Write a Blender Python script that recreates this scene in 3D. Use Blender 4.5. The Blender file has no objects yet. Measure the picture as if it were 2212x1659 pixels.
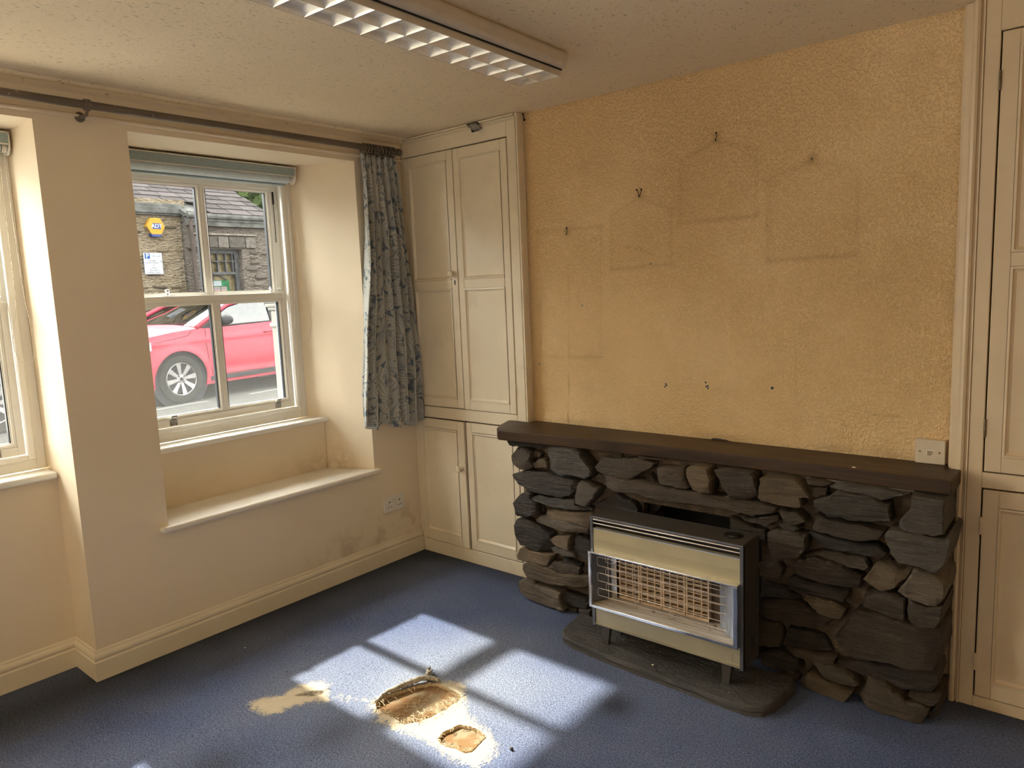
import bpy, bmesh, math, random
from mathutils import Vector, Matrix, noise as mnoise
from mathutils.geometry import delaunay_2d_cdt

SC = bpy.context.scene
C = SC.collection
PI = math.pi
rnd = random.Random(7)

# ---------------------------------------------------------------- camera, light, exposure
cam_d = bpy.data.cameras.new('camera')
cam = bpy.data.objects.new('camera', cam_d); C.objects.link(cam)
cam_d.sensor_width = 36.0; cam_d.lens = 25.622; cam_d.clip_start = 0.02; cam_d.clip_end = 200
_r = Vector((0.76731998, 0.05176365, -0.63917179)); _u = Vector((0.63995654, -0.12543919, 0.75810331)); _w = Vector((-0.04093499, -0.99074999, -0.12937848))
# rows of the world->view rotation give the camera's own axes
_right = Vector((_r.x, _u.x, _w.x)); _down = Vector((_r.y, _u.y, _w.y)); _fwd = Vector((_r.z, _u.z, _w.z))
_m = Matrix.Identity(4)
for i in range(3):
    _m[i][0] = _right[i]; _m[i][1] = -_down[i]; _m[i][2] = -_fwd[i]
_m[0][3], _m[1][3], _m[2][3] = 0.0, 0.0, 1.5
cam.matrix_world = _m
SC.camera = cam

SC.view_settings.view_transform = 'Standard'
SC.view_settings.look = 'None'
SC.view_settings.gamma = 1.0
SC.view_settings.use_curve_mapping = False
SC.view_settings.exposure = 0.72
SC.cycles.max_bounces = 14
SC.cycles.diffuse_bounces = 8
SC.cycles.transparent_max_bounces = 16
SC.cycles.sample_clamp_indirect = 6.0

world = bpy.data.worlds.new('hazy_sky'); SC.world = world
world.use_nodes = True
_bg = world.node_tree.nodes['Background']
_bg.inputs['Color'].default_value = (1.0, 0.985, 0.945, 1); _bg.inputs['Strength'].default_value = 12.0

sun_d = bpy.data.lights.new('sun', 'SUN'); sun_d.energy = 10.5; sun_d.angle = math.radians(1.4); sun_d.color = (1.0, 0.95, 0.86)
sun = bpy.data.objects.new('sun', sun_d); C.objects.link(sun)
sun.rotation_mode = 'QUATERNION'
sun.rotation_quaternion = Vector((1.045, -0.02, -1.0)).to_track_quat('-Z', 'Y')
sun.location = (-8, 2, 9)

def area(name, loc, aim, sx, sy, power, col=(1, 1, 1)):
    d = bpy.data.lights.new(name, 'AREA'); d.shape = 'RECTANGLE'; d.size = sx; d.size_y = sy
    d.energy = power; d.color = col
    o = bpy.data.objects.new(name, d); C.objects.link(o)
    o.location = loc
    o.rotation_mode = 'QUATERNION'; o.rotation_quaternion = (Vector(aim) - Vector(loc)).to_track_quat('-Z', 'Z')
    return o
# added fill lamps outside two windows further along the street wall, facing in
area('fill_left_window', (-3.68, 0.46, 1.55), (0.0, 0.66, 0.75), 1.25, 0.74, 10, (1.0, 0.94, 0.83))
area('fill_far_window', (-3.68, -1.0, 1.55), (0.0, -0.3, 0.85), 1.25, 0.85, 130, (1.0, 0.94, 0.83))
# added fill lamp behind the camera; the wall there has no opening
area('fill_behind_camera', (-0.9, -2.2, 1.35), (-1.6, 2.6, 1.1), 1.6, 1.6, 6, (1.0, 0.93, 0.80))

# ---------------------------------------------------------------- mesh builder
def wloc(o):
    v = Vector((0, 0, 0))
    while o is not None:
        v += o.location; o = o.parent
    return v

class MB:
    def __init__(s): s.v = []; s.f = []; s.uv = None
    def add(s, vs, fs):
        n = len(s.v); s.v.extend([tuple(v) for v in vs]); s.f.extend([tuple(i + n for i in f) for f in fs]); return s
    def box(s, x0, x1, y0, y1, z0, z1):
        if x0 > x1: x0, x1 = x1, x0
        if y0 > y1: y0, y1 = y1, y0
        if z0 > z1: z0, z1 = z1, z0
        return s.add([(x0, y0, z0), (x1, y0, z0), (x1, y1, z0), (x0, y1, z0), (x0, y0, z1), (x1, y0, z1), (x1, y1, z1), (x0, y1, z1)],
                     [(3, 2, 1, 0), (4, 5, 6, 7), (0, 1, 5, 4), (1, 2, 6, 5), (2, 3, 7, 6), (3, 0, 4, 7)])
    def prism(s, poly, axis, a, b):
        """extrude a 2D polygon along axis; 2D coords are the other two axes in x,y,z order"""
        def P(p, t):
            return {'x': (t, p[0], p[1]), 'y': (p[0], t, p[1]), 'z': (p[0], p[1], t)}[axis]
        n = len(poly)
        return s.add([P(p, a) for p in poly] + [P(p, b) for p in poly],
                     [tuple(range(n))[::-1], tuple(range(n, 2 * n))] + [(i, (i + 1) % n, n + (i + 1) % n, n + i) for i in range(n)])
    def tube(s, pts, r, n=8, closed=False, caps=True):
        pts = [Vector(p) for p in pts]; m = len(pts)
        rr = r if isinstance(r, (list, tuple)) else [r] * m
        base = len(s.v); prev = None
        for i, p in enumerate(pts):
            a = pts[i - 1] if (i > 0 or closed) else p
            b = pts[(i + 1) % m] if (i < m - 1 or closed) else p
            t = (b - a); t = t.normalized() if t.length > 1e-9 else Vector((0, 0, 1))
            if prev is None:
                up = Vector((0, 0, 1)) if abs(t.z) < 0.9 else Vector((1, 0, 0))
                nx = t.cross(up).normalized()
            else:
                nx = (prev - t * prev.dot(t)); nx = nx.normalized() if nx.length > 1e-9 else t.orthogonal().normalized()
            prev = nx; ny = t.cross(nx)
            for k in range(n):
                an = 2 * PI * k / n
                s.v.append(tuple(p + (nx * math.cos(an) + ny * math.sin(an)) * rr[i]))
        last = m if closed else m - 1
        for i in range(last):
            for k in range(n):
                a0 = base + i * n + k; a1 = base + i * n + (k + 1) % n
                b0 = base + ((i + 1) % m) * n + k; b1 = base + ((i + 1) % m) * n + (k + 1) % n
                s.f.append((a0, a1, b1, b0))
        if caps and not closed:
            s.f.append(tuple(base + k for k in range(n))[::-1]); s.f.append(tuple(base + (m - 1) * n + k for k in range(n)))
        return s
    def lathe(s, prof, o, d, n=16):
        """prof: list of (radius, distance along d) from o"""
        o = Vector(o); d = Vector(d).normalized(); a = d.orthogonal().normalized(); b = d.cross(a)
        base = len(s.v); m = len(prof)
        for r, h in prof:
            for k in range(n):
                an = 2 * PI * k / n
                s.v.append(tuple(o + d * h + (a * math.cos(an) + b * math.sin(an)) * max(r, 1e-5)))
        for i in range(m - 1):
            for k in range(n):
                s.f.append((base + i * n + k, base + i * n + (k + 1) % n, base + (i + 1) * n + (k + 1) % n, base + (i + 1) * n + k))
        s.f.append(tuple(base + k for k in range(n))[::-1]); s.f.append(tuple(base + (m - 1) * n + k for k in range(n)))
        return s
    def grid(s, fn, nu, nv, closed_u=False):
        base = len(s.v)
        for j in range(nv + 1):
            for i in range(nu + 1 if not closed_u else nu):
                s.v.append(tuple(fn(i / nu, j / nv)))
        w = nu if closed_u else nu + 1
        for j in range(nv):
            for i in range(nu):
                i2 = (i + 1) % w if closed_u else i + 1
                s.f.append((base + j * w + i, base + j * w + i2, base + (j + 1) * w + i2, base + (j + 1) * w + i))
        return s
    def sweep(s, path, prof, flip=False):
        """path: 2D polyline in plan; prof: list of (offset from the path, z); mitred"""
        m = len(path); P = [Vector(p) for p in path]; base = len(s.v); n = len(prof)
        for i, p in enumerate(P):
            def nrm(a, b):
                t = (b - a).normalized(); return Vector((-t.y, t.x)) * (-1 if flip else 1)
            if i == 0: nn = nrm(P[0], P[1]); k = 1
            elif i == m - 1: nn = nrm(P[-2], P[-1]); k = 1
            else:
                n1 = nrm(P[i - 1], p); n2 = nrm(p, P[i + 1]); nn = (n1 + n2).normalized(); k = 1 / max(0.3, nn.dot(n1))
            for o, z in prof:
                q = p + nn * o * k; s.v.append((q.x, q.y, z))
        for i in range(m - 1):
            for j in range(n):
                s.f.append((base + i * n + j, base + i * n + (j + 1) % n, base + (i + 1) * n + (j + 1) % n, base + (i + 1) * n + j))
        s.f.append(tuple(base + j for j in range(n))[::-1]); s.f.append(tuple(base + (m - 1) * n + j for j in range(n)))
        return s
    def build(s, name, mat, parent=None, smooth=False, bevel=0, seg=2, local=False, recalc=True, angle=40):
        off = wloc(parent) if (parent is not None and not local) else Vector((0, 0, 0))
        me = bpy.data.meshes.new(name)
        me.from_pydata([(v[0] - off.x, v[1] - off.y, v[2] - off.z) for v in s.v], [], s.f)
        if recalc:
            bm = bmesh.new(); bm.from_mesh(me); bmesh.ops.recalc_face_normals(bm, faces=bm.faces); bm.to_mesh(me); bm.free()
        if s.uv is not None:
            ul = me.uv_layers.new(name='UVMap')
            for lp in me.loops: ul.data[lp.index].uv = s.uv[lp.vertex_index]
        for mt in (mat if isinstance(mat, (list, tuple)) else [mat]): me.materials.append(mt)
        if smooth:
            me.polygons.foreach_set('use_smooth', [True] * len(me.polygons))
            if smooth == 'auto': me.set_sharp_from_angle(angle=math.radians(angle))
        o = bpy.data.objects.new(name, me); C.objects.link(o)
        if parent is not None: o.parent = parent
        if bevel:
            b = o.modifiers.new('bevel', 'BEVEL'); b.width = bevel; b.segments = seg; b.limit_method = 'ANGLE'; b.angle_limit = math.radians(35)
        return o

def tag(o, label=None, cat=None, group=None, kind=None):
    if label: o['label'] = label
    if cat: o['category'] = cat
    if group: o['group'] = group
    if kind: o['kind'] = kind
    return o
def thing(name, loc, label, cat, group=None, rz=0.0):
    o = bpy.data.objects.new(name, None); C.objects.link(o); o.location = loc; o.rotation_euler = (0, 0, rz); o.empty_display_size = 0.05
    return tag(o, label, cat, group)
def struct_root(name, loc=(0, 0, 0)):
    o = bpy.data.objects.new(name, None); C.objects.link(o); o.location = loc; o.empty_display_size = 0.05
    o['kind'] = 'structure'; return o
def struct(mb, name, mat, parent=None, **k):
    o = mb.build(name, mat, parent, **k)
    if parent is None: o['kind'] = 'structure'
    return o
def text_mesh(name, body, size, mat, parent, loc, rot, ext=0.0008, align='CENTER', bold=0.0):
    cu = bpy.data.curves.new(name, 'FONT'); cu.body = body; cu.size = size; cu.extrude = ext; cu.align_x = align; cu.align_y = 'CENTER'; cu.offset = bold
    t = bpy.data.objects.new(name + '_tmp', cu); C.objects.link(t)
    me = bpy.data.meshes.new_from_object(t.evaluated_get(bpy.context.evaluated_depsgraph_get()))
    bpy.data.objects.remove(t); bpy.data.curves.remove(cu)
    me.name = name; me.materials.clear(); me.materials.append(mat)
    o = bpy.data.objects.new(name, me); C.objects.link(o); o.parent = parent
    o.location = Vector(loc) - (wloc(parent) if parent else Vector((0, 0, 0))); o.rotation_euler = rot
    return o
def dup(o, loc=None, label=None, parent=None):
    c = o.copy(); C.objects.link(c)
    if parent is not None: c.parent = parent
    if loc is not None: c.location = loc
    if label: c['label'] = label
    for ch in list(o.children): dup(ch, parent=c)
    return c
# ---------------------------------------------------------------- materials
class G:
    def __init__(s, name):
        s.m = bpy.data.materials.new(name); s.m.use_nodes = True; s.t = s.m.node_tree; s.N = s.t.nodes; s.L = s.t.links
        s.b = s.N['Principled BSDF']; s.out = s.N['Material Output']
        s.tc = s.N.new('ShaderNodeTexCoord')
    def n(s, typ, props=None, **inp):
        nd = s.N.new('ShaderNode' + typ)
        for k, v in (props or {}).items(): setattr(nd, k, v)
        for k, v in inp.items():
            key = int(k[1:]) if k[0] == '_' and k[1:].isdigit() else k.replace('_', ' ')
            s.set(nd.inputs[key], v)
        return nd
    def set(s, sock, v):
        if hasattr(v, 'is_output') and v.is_output: s.L.new(v, sock)
        elif isinstance(v, tuple) and len(v) == 3 and sock.type == 'RGBA': sock.default_value = (*v, 1)
        else: sock.default_value = v
    def obj(s): return s.tc.outputs['Object']
    def scaled(s, sc, rot=(0, 0, 0), src=None):
        return s.n('Mapping', None, Vector=src or s.obj(), Scale=sc, Rotation=rot).outputs[0]
    def noise(s, scale, detail=4, rough=.55, vec=None, dist=0.0):
        return s.n('TexNoise', None, Vector=vec or s.obj(), Scale=scale, Detail=detail, Roughness=rough, Distortion=dist).outputs['Fac']
    def vor(s, scale, vec=None, feature='F1', out='Distance', rand=1.0):
        return s.n('TexVoronoi', {'feature': feature}, Vector=vec or s.obj(), Scale=scale, Randomness=rand).outputs[out]
    def ramp(s, fac, a, b, lo=0.0, hi=1.0):
        return s.n('MapRange', {'interpolation_type': 'SMOOTHSTEP'}, Value=fac, From_Min=a, From_Max=b, To_Min=lo, To_Max=hi).outputs[0]
    def mix(s, fac, a, b):
        nd = s.n('Mix', {'data_type': 'RGBA'}); s.set(nd.inputs[0], fac); s.set(nd.inputs[6], a); s.set(nd.inputs[7], b); return nd.outputs[2]
    def mul(s, c, f):
        nd = s.n('Mix', {'data_type': 'RGBA', 'blend_type': 'MULTIPLY'}); s.set(nd.inputs[0], 1.0); s.set(nd.inputs[6], c)
        if hasattr(f, 'is_output'): s.L.new(f, nd.inputs[7])
        else: nd.inputs[7].default_value = (f, f, f, 1)
        return nd.outputs[2]
    def math(s, op, a, b=0.0, c=0.0):
        return s.n('Math', {'operation': op}, _0=a, _1=b, _2=c).outputs[0]
    def attr(s, name): return s.n('Attribute', {'attribute_name': name}).outputs['Fac']
    def xyz(s, src=None):
        nd = s.n('SeparateXYZ', None, Vector=src or s.obj()); return nd.outputs[0], nd.outputs[1], nd.outputs[2]
    def bump(s, h, strength=.3, dist=.01, nrm=None):
        nd = s.n('Bump', None, Strength=strength, Distance=dist, Height=h)
        if nrm is not None: s.L.new(nrm, nd.inputs['Normal'])
        return nd.outputs[0]
    def fin(s, col, rough=.5, metal=0.0, nrm=None, spec=None):
        s.set(s.b.inputs['Base Color'], col); s.set(s.b.inputs['Roughness'], rough); s.set(s.b.inputs['Metallic'], metal)
        if spec is not None: s.set(s.b.inputs['Specular IOR Level'], spec)
        if nrm is not None: s.L.new(nrm, s.b.inputs['Normal'])
        return s.m

def plain(name, col, rough=.5, metal=0.0, var=.12, vs=14, bumpn=None, spec=None):
    g = G(name); f = g.noise(vs, 5)
    c = g.mix(g.ramp(f, .3, .7), tuple(x * (1 - var) for x in col), tuple(min(1, x * (1 + var)) for x in col))
    nrm = g.bump(g.noise(bumpn[0], 4), bumpn[1], bumpn[2]) if bumpn else None
    return g.fin(c, rough, metal, nrm, spec)

M = {}
def mk_paint_wall():
    g = G('cream_wall_paint'); x, y, z = g.xyz()
    base = g.mix(g.ramp(g.noise(1.3, 4), .35, .7), (.775, .655, .485), (.815, .70, .525))
    # grubby damp tide marks low on the plaster, near the skirting and the corner
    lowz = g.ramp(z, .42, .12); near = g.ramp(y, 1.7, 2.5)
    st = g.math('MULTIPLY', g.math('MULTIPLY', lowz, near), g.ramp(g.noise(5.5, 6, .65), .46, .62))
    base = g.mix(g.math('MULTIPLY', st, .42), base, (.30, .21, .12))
    sc = g.ramp(g.noise(38, 6, .7), .70, .78)
    base = g.mix(g.math('MULTIPLY', sc, .25), base, (.42, .34, .25))
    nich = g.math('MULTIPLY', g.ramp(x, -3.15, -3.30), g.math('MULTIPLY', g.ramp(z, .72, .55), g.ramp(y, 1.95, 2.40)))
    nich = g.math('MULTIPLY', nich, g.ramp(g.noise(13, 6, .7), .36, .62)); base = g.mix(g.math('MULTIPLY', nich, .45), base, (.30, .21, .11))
    h = g.math('ADD', g.math('MULTIPLY', g.noise(160, 3), .35), g.noise(9, 3))
    return g.fin(base, .62, 0, g.bump(h, .12, .004), .3)
M['wall'] = mk_paint_wall()
def mk_niche():
    g = G('reveal_paint'); x, y, z = g.xyz()
    base = g.mix(g.ramp(g.noise(2.0, 4), .35, .7), (.70, .61, .46), (.74, .655, .50))
    return g.fin(base, .6, 0, g.bump(g.noise(60, 4), .06, .003), .3)
M['reveal'] = mk_niche()
def mk_paper():
    g = G('woodchip_wallpaper')
    d = g.attr('dirt')
    n1 = g.noise(1.6, 5, .6); n2 = g.noise(7, 5, .6)
    base = g.mix(g.ramp(n1, .35, .68), (.715, .495, .25), (.80, .58, .325))
    base = g.mix(g.math('MULTIPLY', g.ramp(n2, .5, .75), .25), base, (.59, .395, .18))
    base = g.mix(d, base, (.27, .17, .075))
    v = g.vor(150, g.scaled((1.35, 1, .75))); k = g.noise(190, 3, .6); w = g.noise(70, 3, .6); sel = g.ramp(g.noise(95, 2), .40, .62)
    h = g.math('ADD', g.math('MULTIPLY', g.math('MULTIPLY', g.ramp(v, .10, .50), -1.0), sel), g.math('ADD', g.math('MULTIPLY', k, .55), g.math('MULTIPLY', w, .6)))
    pit = g.ramp(g.noise(125, 3, .65, g.scaled((1.2, 1, .8))), .64, .73); base = g.mix(g.math('MULTIPLY', pit, .30), base, (.33, .21, .09))
    return g.fin(base, .75, 0, g.bump(h, .75, .0042), .25)
M['paper'] = mk_paper()
def mk_ceiling():
    g = G('pitted_ceiling_paper'); x, y, z = g.xyz()
    base = g.mix(g.ramp(g.noise(1.1, 3), .35, .7), (.77, .635, .44), (.81, .675, .475))
    pits = g.ramp(g.noise(62, 4, .65, g.scaled((1.7, .75, 1))), .60, .69)
    base = g.mix(g.math('MULTIPLY', pits, .6), base, (.26, .19, .11))
    h = g.math('SUBTRACT', g.noise(70, 3, .6), g.math('MULTIPLY', pits, 1.4))
    return g.fin(base, .8, 0, g.bump(h, .35, .005), .2)
M['ceil'] = mk_ceiling()
def mk_gloss(name, a, b, scuff=.3, low=True):
    g = G(name); x, y, z = g.xyz()
    base = g.mix(g.ramp(g.noise(3.2, 5), .35, .7), a, b)
    ch = g.ramp(g.noise(48, 7, .75), .715, .74)
    if low: ch = g.math('MULTIPLY', ch, g.ramp(z, .75, .1))
    base = g.mix(g.math('MULTIPLY', ch, .85), base, (.12, .08, .05))
    base = g.mix(g.math('MULTIPLY', g.ramp(g.noise(6, 6, .7), .55, .75), scuff), base, tuple(v * .62 for v in a))
    brush = g.noise(30, 3, .6, g.scaled((1, 1, .06)))
    return g.fin(base, g.ramp(g.noise(9, 4), .3, .7, .3, .45), 0, g.bump(brush, .10, .004), .5)
M['cup'] = mk_gloss('aged_cream_gloss', (.71, .615, .455), (.76, .665, .50))
M['cup2'] = mk_gloss('aged_cream_gloss_right', (.63, .49, .325), (.68, .54, .36), .25)
M['white'] = mk_gloss('white_gloss', (.80, .775, .71), (.84, .815, .755), .06, False)
M['sillpaint'] = mk_gloss('sill_gloss', (.76, .70, .60), (.81, .75, .655), .12, False)
M['skirt'] = mk_gloss('skirting_gloss', (.74, .645, .485), (.79, .70, .53), .2)
M['dark'] = plain('dark_gap', (.02, .017, .014), .9)
M['gasket'] = plain('black_gasket', (.022, .025, .03), .4)
M['steel'] = plain('satin_steel', (.42, .41, .39), .35, 1.0)
M['chrome'] = plain('polished_chrome', (.72, .73, .75), .16, 1.0, .15, 22)
M['brass'] = plain('tarnished_brass', (.20, .15, .09), .5, .8)
def mk_pole():
    g = G('worn_bronze_pole'); x, y, z = g.xyz()
    c = g.mix(g.ramp(g.noise(5, 4), .3, .7), (.12, .095, .068), (.165, .13, .095))
    fl = g.math('MULTIPLY', g.ramp(g.noise(60, 5, .7), .615, .65), g.ramp(g.noise(4.5, 3), .5, .62)); c = g.mix(fl, c, (.55, .46, .33))
    return g.fin(c, .45, .15, g.bump(g.noise(30, 3, .6, g.scaled((1, .05, 1))), .1, .003), .5)
M['poleM'] = mk_pole()
M['blindcase'] = plain('blind_case_cream', (.66, .62, .54), .4)
M['blind'] = plain('grey_blue_blind_fabric', (.30, .37, .385), .8, 0, .06, 90, (300, .15, .002))
M['blind2'] = plain('pale_blue_rolled_blind', (.50, .57, .60), .7, 0, .05, 60, (300, .1, .002))
M['bead'] = plain('cream_bead_chain', (.66, .60, .49), .4)
M['socket'] = plain('white_plastic', (.74, .70, .64), .3, 0, .03)
M['tel'] = plain('ivory_plastic', (.62, .53, .40), .35, 0, .04)
M['telslot'] = plain('shadowed_ivory', (.30, .25, .18), .5)
M['slot'] = plain('socket_slot', (.03, .028, .026), .6)
def mk_wood():
    g = G('dark_varnished_wood')
    v = g.scaled((1.2, 14, 22)); n = g.noise(2.4, 6, .62, v, .6); n2 = g.noise(1.6, 3)
    base = g.mix(g.ramp(n, .3, .7), (.024, .012, .006), (.062, .031, .012))
    base = g.mix(g.math('MULTIPLY', g.ramp(n2, .45, .7), .4), base, (.075, .040, .014))
    return g.fin(base, g.ramp(n2, .3, .7, .38, .55), 0, g.bump(n, .25, .004), .3)
M['mantel'] = mk_wood()
def mk_stone(name, a, b, c):
    g = G(name)
    rnd_ = g.n('ObjectInfo').outputs['Random']
    sh = g.n('VectorMath', {'operation': 'SCALE'}, _0=(7.3, 3.1, 5.7)); g.set(sh.inputs['Scale'], rnd_)
    vec = g.n('VectorMath', {'operation': 'ADD'}, _0=g.obj(), _1=sh.outputs[0]).outputs[0]
    st = g.n('Mapping', None, Vector=vec, Scale=(3, 5, 26), Rotation=(0, .22, 0)).outputs[0]
    strata = g.noise(2.2, 6, .65, st, .4); big = g.noise(6, 5, .6, vec); fine = g.noise(70, 5, .7, vec)
    base = g.mix(g.ramp(big, .3, .7), a, b)
    base = g.mix(g.math('MULTIPLY', g.ramp(strata, .5, .72), .5), base, tuple(x * .5 for x in a))
    base = g.mix(g.math('MULTIPLY', g.ramp(fine, .52, .75), .55), base, c)
    fl = g.math('MULTIPLY', g.ramp(g.noise(38, 6, .75, vec), .66, .71), g.ramp(g.noise(4.5, 2, .5, vec), .5, .62))
    base = g.mix(g.math('MULTIPLY', fl, .8), base, (.44, .40, .33))
    base = g.mul(base, g.ramp(rnd_, 0, 1, .72, 1.3))
    h = g.math('ADD', g.math('MULTIPLY', strata, 1.1), g.math('ADD', g.math('MULTIPLY', big, .6), g.math('MULTIPLY', fine, .35)))
    return g.fin(base, .58, 0, g.bump(h, .95, .022), .45)
M['stone0'] = mk_stone('dark_slate_stone', (0.032, 0.023, 0.017), (0.053, 0.039, 0.027), (0.082, 0.060, 0.042))
M['stone1'] = mk_stone('brown_slate_stone', (0.053, 0.037, 0.022), (0.085, 0.059, 0.036), (0.124, 0.088, 0.056))
M['stone2'] = mk_stone('tan_stone', (0.118, 0.082, 0.046), (0.169, 0.118, 0.067), (0.218, 0.162, 0.094))
M['stone3'] = mk_stone('blue_grey_stone', (0.061, 0.050, 0.038), (0.087, 0.072, 0.055), (0.138, 0.111, 0.084))
M['stone4'] = mk_stone('pale_grey_stone', (0.106, 0.082, 0.054), (0.150, 0.115, 0.077), (0.206, 0.162, 0.109))
M['mortar'] = plain('earthy_mortar', (.105, .072, .045), .95, 0, .3, 22, (70, .9, .01))
M['soot'] = plain('sooty_board', (.018, .014, .010), .9, 0, .3, 12)
M['slab'] = mk_stone('hearth_slate', (0.044, 0.038, 0.034), (0.068, 0.059, 0.051), (0.104, 0.092, 0.080))
def mk_carpet():
    g = G('worn_blue_carpet')
    wear = g.attr('wear'); fade_sunlit = g.attr('fade_sunlit'); grime_shade = g.attr('grime_shade')
    big = g.noise(1.4, 4, .55); pile = g.noise(210, 4, .75); pile2 = g.vor(230); tuft = g.noise(120, 3, .6)
    base = g.mix(g.ramp(big, .35, .68), (.108, .135, .240), (.150, .178, .275))
    base = g.mix(fade_sunlit, base, (.46, .475, .475))
    base = g.mix(g.math('MULTIPLY', grime_shade, .85), base, (.045, .048, .055))
    dk = g.ramp(pile, .30, .60, .35, 1.30)
    base = g.mul(base, dk)
    base = g.mul(base, g.ramp(tuft, .35, .65, .82, 1.15))
    # threadbare fringe: rows of tufts still clinging to the backing along the weave
    row = g.noise(1.0, 2, .6, g.scaled((300, 70, 300))); row2 = g.noise(36, 5, .6)
    th = g.math('ADD', g.math('MULTIPLY_ADD', row, 1.15, -.575), g.math('MULTIPLY_ADD', row2, .7, -.35))
    mask = g.ramp(g.math('ADD', wear, th), .47, .53)
    weave = g.noise(1.0, 3, .6, g.scaled((700, 24, 700)))
    back = g.mix(g.ramp(weave, .3, .7), (.46, .375, .25), (.56, .47, .335))
    back = g.mix(g.ramp(g.noise(170, 3, .7), .66, .74), back, (.16, .13, .11))
    base = g.mix(mask, base, back)
    h = g.math('ADD', g.math('MULTIPLY', pile, 1.0), g.math('MULTIPLY', pile2, -.5))
    h = g.math('MULTIPLY', h, g.ramp(mask, 0, 1, 1.0, .25))
    return g.fin(base, .95, 0, g.bump(h, .9, .006), .1)
M['carpet'] = mk_carpet()
def mk_under():
    g = G('jute_underlay')
    a = g.n('TexWave', {'wave_type': 'BANDS', 'bands_direction': 'X'}, Vector=g.obj(), Scale=75, Distortion=1.2, Detail=2, Detail_Scale=3).outputs['Fac']
    b = g.n('TexWave', {'wave_type': 'BANDS', 'bands_direction': 'Y'}, Vector=g.obj(), Scale=60, Distortion=1.0, Detail=2, Detail_Scale=3).outputs['Fac']
    f = g.math('MULTIPLY', a, g.ramp(b, 0, 1, .55, 1))
    c = g.mix(g.ramp(g.noise(14, 4), .42, .6), (.36, .20, .09), (.44, .33, .20))
    c = g.mul(c, g.ramp(f, 0, .8, .5, 1.15))
    return g.fin(c, .95, 0, g.bump(f, .6, .004), .1)
M['jute'] = mk_under()
M['thread'] = plain('frayed_backing_thread', (.58, .46, .29), .95, 0, .25, 160)
M['threadgrey'] = plain('grey_curled_backing', (.44, .395, .32), .95, 0, .35, 60, (180, .8, .006))
def mk_curtain():
    g = G('leaf_print_curtain'); uv = g.tc.outputs['UV']
    w1 = g.n('TexNoise', None, Vector=uv, Scale=4.5, Detail=2).outputs['Color']
    wv = g.n('VectorMath', {'operation': 'MULTIPLY_ADD'}, _0=w1, _1=(.16, .16, 0), _2=uv).outputs[0]
    cells = g.n('TexVoronoi', {'feature': 'F1'}, Vector=wv, Scale=7.0)
    dist = cells.outputs['Distance']; pos = cells.outputs['Position']
    rel = g.n('VectorMath', {'operation': 'SUBTRACT'}, _0=wv, _1=pos)
    rx, ry, _ = g.xyz(rel.outputs[0])
    ang = g.math('ARCTAN2', ry, rx)
    sw = g.math('SINE', g.math('ADD', g.math('MULTIPLY', dist, 10.0), g.math('MULTIPLY', ang, 5.0)))
    fine = g.math('SINE', g.math('ADD', g.math('MULTIPLY', dist, 16.0), g.math('MULTIPLY', ang, 23.0)))
    edge = g.n('TexVoronoi', {'feature': 'DISTANCE_TO_EDGE'}, Vector=wv, Scale=7.0).outputs['Distance']
    nn = g.noise(26, 4, .6, uv)
    leaf = g.math('ADD', g.math('MULTIPLY', sw, .30), g.math('ADD', g.math('MULTIPLY', edge, 1.2), g.math('MULTIPLY_ADD', nn, 1.6, -.82)))
    cm = g.ramp(leaf, -.30, -.02)
    col = g.mix(cm, (.17, .205, .245), (.62, .60, .53))
    col = g.mix(g.math('MULTIPLY', g.math('MULTIPLY', g.ramp(fine, .1, .7), cm), .62), col, (.26, .32, .37))
    col = g.mix(g.math('MULTIPLY', g.ramp(g.noise(11, 3, .5, uv), .55, .72), .5), col, (.31, .37, .41))
    tc = g.noise(900, 2, .5, uv)
    nrm = g.bump(tc, .12, .002)
    g.fin(col, .9, 0, nrm, .1)
    tr = g.n('BsdfTranslucent', None, Color=col); mx = g.n('MixShader', None, _0=.22, _1=g.b.outputs[0], _2=tr.outputs[0])
    g.L.new(mx.outputs[0], g.out.inputs['Surface']); return g.m
M['curtain'] = mk_curtain()
def mk_glass(name, dust, speck):
    g = G(name); g.N.remove(g.b)
    lw = g.n('LayerWeight', None, Blend=.08).outputs['Fresnel']
    tr = g.n('BsdfTransparent', None, Color=(.93, .95, .945)); gl = g.n('BsdfGlossy', None, Color=(1, 1, 1), Roughness=.02)
    clear = g.n('MixShader', None, _0=lw, _1=tr.outputs[0], _2=gl.outputs[0])
    x, y, z = g.xyz()
    low = g.ramp(z, .70, .0)
    d1 = g.math('MULTIPLY', g.ramp(g.noise(150, 3, .6), .64, .70), speck)
    d1 = g.math('MULTIPLY', d1, g.ramp(g.noise(7, 3), .38, .62))
    streak = g.math('MULTIPLY', g.ramp(g.noise(2.0, 5, .7, g.scaled((1, 55, 3))), .55, .75), .12 * speck)
    f = g.math('ADD', g.math('ADD', d1, streak), g.math('ADD', dust, g.math('MULTIPLY', low, .16 * speck)))
    f = g.math('MINIMUM', f, .8)
    df = g.n('BsdfDiffuse', None, Color=(.80, .79, .75)); tl = g.n('BsdfTranslucent', None, Color=(.80, .79, .75))
    dm = g.n('MixShader', None, _0=.6, _1=df.outputs[0], _2=tl.outputs[0])
    mx = g.n('MixShader', None, _0=f, _1=clear.outputs[0], _2=dm.outputs[0])
    g.L.new(mx.outputs[0], g.out.inputs['Surface']); return g.m
M['glass_up'] = mk_glass('upper_window_glass', .002, .05)
M['glass_lo'] = mk_glass('dusty_lower_window_glass', .006, .11)
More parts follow.
